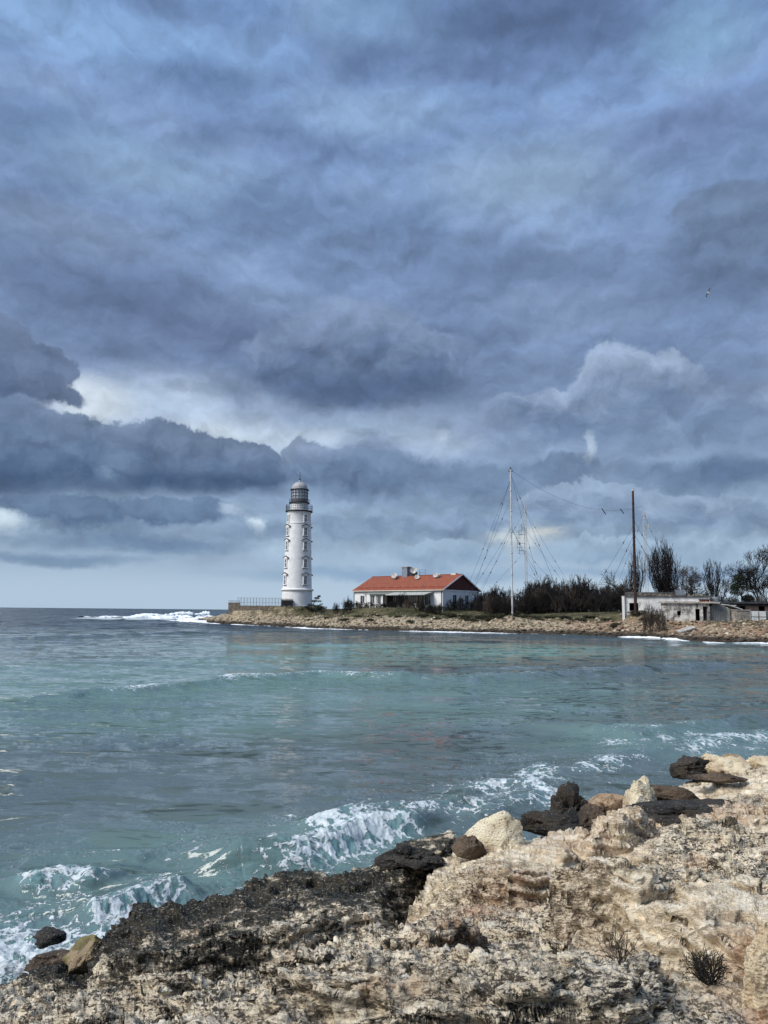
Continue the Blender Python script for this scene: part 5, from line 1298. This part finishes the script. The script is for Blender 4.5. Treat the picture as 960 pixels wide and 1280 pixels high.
# ---------------------------------------------------------------- rocks lying on the near shore
def rock_mat(name, base, hi, dark, dk=.4, alt=(.30,.22,.14)):
    m, t, b = newmat(name); p = geo(t); q = t.v('MULTIPLY', p, (1, 1.2, 1.6))
    n1 = t.noise(q, 3, 7, .65); n2 = t.noise(q, 22, 7, .7); n3 = t.noise(q, 70, 4, .7)
    c = t.mix(t.mr(n1, .35, .65), base, hi); c = t.mix(t.mr(t.m('ADD', n2, t.m('MULTIPLY', n1, .3)), .64-.1*dk, .54-.1*dk, 0, .85), c, dark); c = t.mix(t.mr(n3, .6, .7, 0, .3), c, tuple(min(1, x*1.6) for x in hi))
    pt = t.noise(q, 1.7, 6, .65); c = t.mix(t.mr(pt, .53, .60, 0, .8), c, alt)
    c = t.mix(t.mr(t.noise(q, 48, 6, .75), .60, .66, 0, .7), c, (.55,.50,.41))
    t.put(b.inputs['Base Color'], c); b.inputs['Roughness'].default_value = .8; b.inputs['Specular IOR Level'].default_value = .3
    t.put(b.inputs['Normal'], t.bump(t.m('ADD', n2, t.m('MULTIPLY', t.vor(q, 40), .5)), .8, .03)); return m
RM_pale = rock_mat('pale_yellow_rock', (.52,.43,.28), (.74,.66,.48), (.16,.12,.08), .2, (.40,.29,.18))
RM_black = rock_mat('black_wet_rock', (.012,.012,.011), (.045,.04,.034), (.006,.006,.006), 1, (.045,.034,.024))
RM_brown = rock_mat('brown_rock', (.20,.12,.07), (.46,.34,.22), (.05,.03,.02), .7, (.07,.045,.03))
RM_dkbr = rock_mat('dark_brown_rock', (.04,.028,.02), (.12,.085,.055), (.012,.01,.008), .8, (.12,.085,.055))
RM_tan = rock_mat('tan_rock', (.50,.38,.24), (.70,.60,.42), (.14,.09,.06), .5, (.16,.11,.07))
RM_olive = rock_mat('olive_rock', (.09,.075,.03), (.20,.165,.075), (.025,.02,.012), .8)
def boulder(px, py, D, wpx, hpx, m, label, seed, depth=.9, rot=0., rough=.16, sink=.35):
    """px,py = middle of the rock in the photograph"""
    bm = bmesh.new(); bmesh.ops.create_icosphere(bm, subdivisions=6, radius=1)
    v = np.array([w_.co[:] for w_ in bm.verts], np.float32)
    n = v.copy(); a, b_, c_ = v[:, 0]+seed*3.1, v[:, 1]-seed*1.7, v[:, 2]+seed*.9
    def n3(f, z): return (perlin(a*f, b_*f, z)+perlin(b_*f, c_*f, z+3)+perlin(c_*f, a*f, z+7))*.6
    rough = rough*1.3; r = 1 + n3(1.1, 1)*rough*1.8 + n3(2.4, 2)*rough*1.1 + n3(6, 4)*rough*.35 + n3(15, 5)*rough*.16 - np.abs(n3(4.3, 9))*rough*.9 + (n3(24, 6) + n3(42, 8)*.5 - np.abs(n3(11, 3))*1.6)*rough*.22
    for pl in range(9):           # planar breaks
        rr = np.random.default_rng(seed*13+pl); d = rr.normal(size=3); d /= np.linalg.norm(d); lim = rr.uniform(.52, .84)
        k = (v*r[:, None])@d; r = np.where(k > lim, r*(lim + (k-lim)*.25)/np.maximum(k, 1e-3), r)
    v = v*r[:, None]
    for w_, q in zip(bm.verts, v): w_.co = q
    me = bpy.data.meshes.new('boulder'); bm.to_mesh(me); bm.free()
    o = link('boulder', me, m, None, True); p_ = P(px, py, D); s = D/F
    W_, H_ = wpx*s/2*1.12, hpx*s/2*1.12
    o.scale = (W_, W_*depth, H_*(1+sink)); o.rotation_euler = (0, 0, rot); o.location = (p_.x, p_.y, p_.z - H_*sink)
    return tag(o, label, 'rock')
boulder(614, 1046, 8.9, 84, 52, RM_pale, 'rounded pale yellow boulder, right of the white breaker', 1, .8, rough=.10, sink=.5)
boulder(712, 1005, 10.6, 60, 60, RM_black, 'pointed black wet rock standing highest at the edge of the water', 2, .8, rough=.25)
boulder(692, 1026, 10.0, 95, 26, RM_black, 'low flat black rock stretching left from the pointed black one', 3, .6, rough=.2)
boulder(762, 1007, 10.3, 66, 40, RM_brown, 'rust-brown rock between the pointed black rock and the beige upright one', 4, .8, rough=.2)
boulder(738, 1018, 9.9, 42, 30, RM_dkbr, 'small dark brown rock at the foot of the rust-brown one', 5, .9)
boulder(802, 1003, 9.9, 46, 50, RM_pale, 'beige upright rock standing in front of the dark ones', 6, .7, rough=.15)
boulder(855, 1014, 9.5, 150, 24, RM_black, 'long low black rock lying right of the beige upright rock', 7, .35, .05, rough=.22)
boulder(842, 993, 10.3, 70, 26, RM_dkbr, 'dark brown rock behind the long black one', 8, .6)
boulder(858, 957, 12.2, 50, 20, RM_black, 'small black rock on the skyline of the shore near the breaking waves', 9, .7, rough=.22)
boulder(906, 957, 12.2, 66, 26, RM_tan, 'low tan rock at the far end of the near shore', 10, .8)
boulder(951, 958, 12.4, 44, 26, RM_tan, 'brownish rock at the right edge, at the far end of the near shore', 11, .8)
boulder(900, 972, 11.4, 66, 8, RM_dkbr, 'thin dark slab of rock lying below the low tan rock', 12, .4)
boulder(66, 1167, 9.0, 34, 14, RM_black, 'small black rock awash in the foam at the left', 13, .7)
boulder(76, 1200, 7.9, 62, 26, RM_dkbr, 'dark brown rock at the water line, lower left', 14, .7)
boulder(112, 1187, 7.8, 44, 38, RM_olive, 'olive-brown boulder leaning on the black ledge, lower left', 15, .8)
boulder(586, 1058, 8.6, 36, 22, RM_dkbr, 'small dark rock tucked against the left side of the pale yellow boulder', 16, .8)
boulder(962, 1222, 4.1, 62, 100, RM_tan, 'big tan boulder cut off by the right edge of the picture', 17, .8, rough=.12)
boulder(512, 1066, 8.8, 60, 18, RM_black, 'black knobbly rock at the left end of the pale slab', 18, .8, rough=.3)

# dead shrubs rooted in the near rock
import itertools
def ground_at(px, py):
    """where the pixel's ray meets the bedrock"""
    d = ray(px, py); best = None
    for k in np.arange(1.5, 16, .02):
        t_ = k/d.y; x, y, z = d.x*t_, k, EYE+d.z*t_
        if best is None: best = []
        best.append((x, y, z))
    a = np.array(best, np.float32); hh = rock_base(a[:, 0], a[:, 1])[0]
    i_ = np.argmax(hh > a[:, 2]); return a[i_, 0], a[i_, 1], hh[i_]
def dry_shrub(px, py, wpx, hpx, seed, label, m, n=14):
    x, y, z = ground_at(px, py+hpx*.35); R2 = random.Random(seed); out = []; s = y/F
    for k in range(n):
        a = R2.uniform(0, 6.28); d = Vector((math.cos(a)*R2.uniform(.3, 1.2), math.sin(a)*R2.uniform(.3, 1.2), 1)).normalized()
        grow(R2, Vector((math.cos(a)*.015, math.sin(a)*.015, -.03)), d, hpx*s*.42, .0034, 2, out, .05, .9, 2, .7, .0013, .18)
    me = np_mesh('dry_shrub', *segs_mesh(out, 4)); o = link('dry_shrub', me, m); o.location = (x, y, z+.01)
    k = wpx*s/2/max(.01, max(abs(v.co.x) for v in me.vertices)); o.scale = (k, k, hpx*s/max(v.co.z for v in me.vertices)*.9); return tag(o, label, 'shrub')
DT = simple('dead_twig', (.07,.055,.04), .9, .4, 20); DT2 = simple('black_dead_twig', (.02,.018,.015), .9, .4, 20)
dry_shrub(776, 1186, 56, 50, 5, 'thin dead shrub with sprawling pale twigs at the foot of the tan ledge', DT, 12)
dry_shrub(884, 1215, 62, 42, 6, 'dense blackish dead shrub near the lower right corner', DT2, 34)
lap('all')
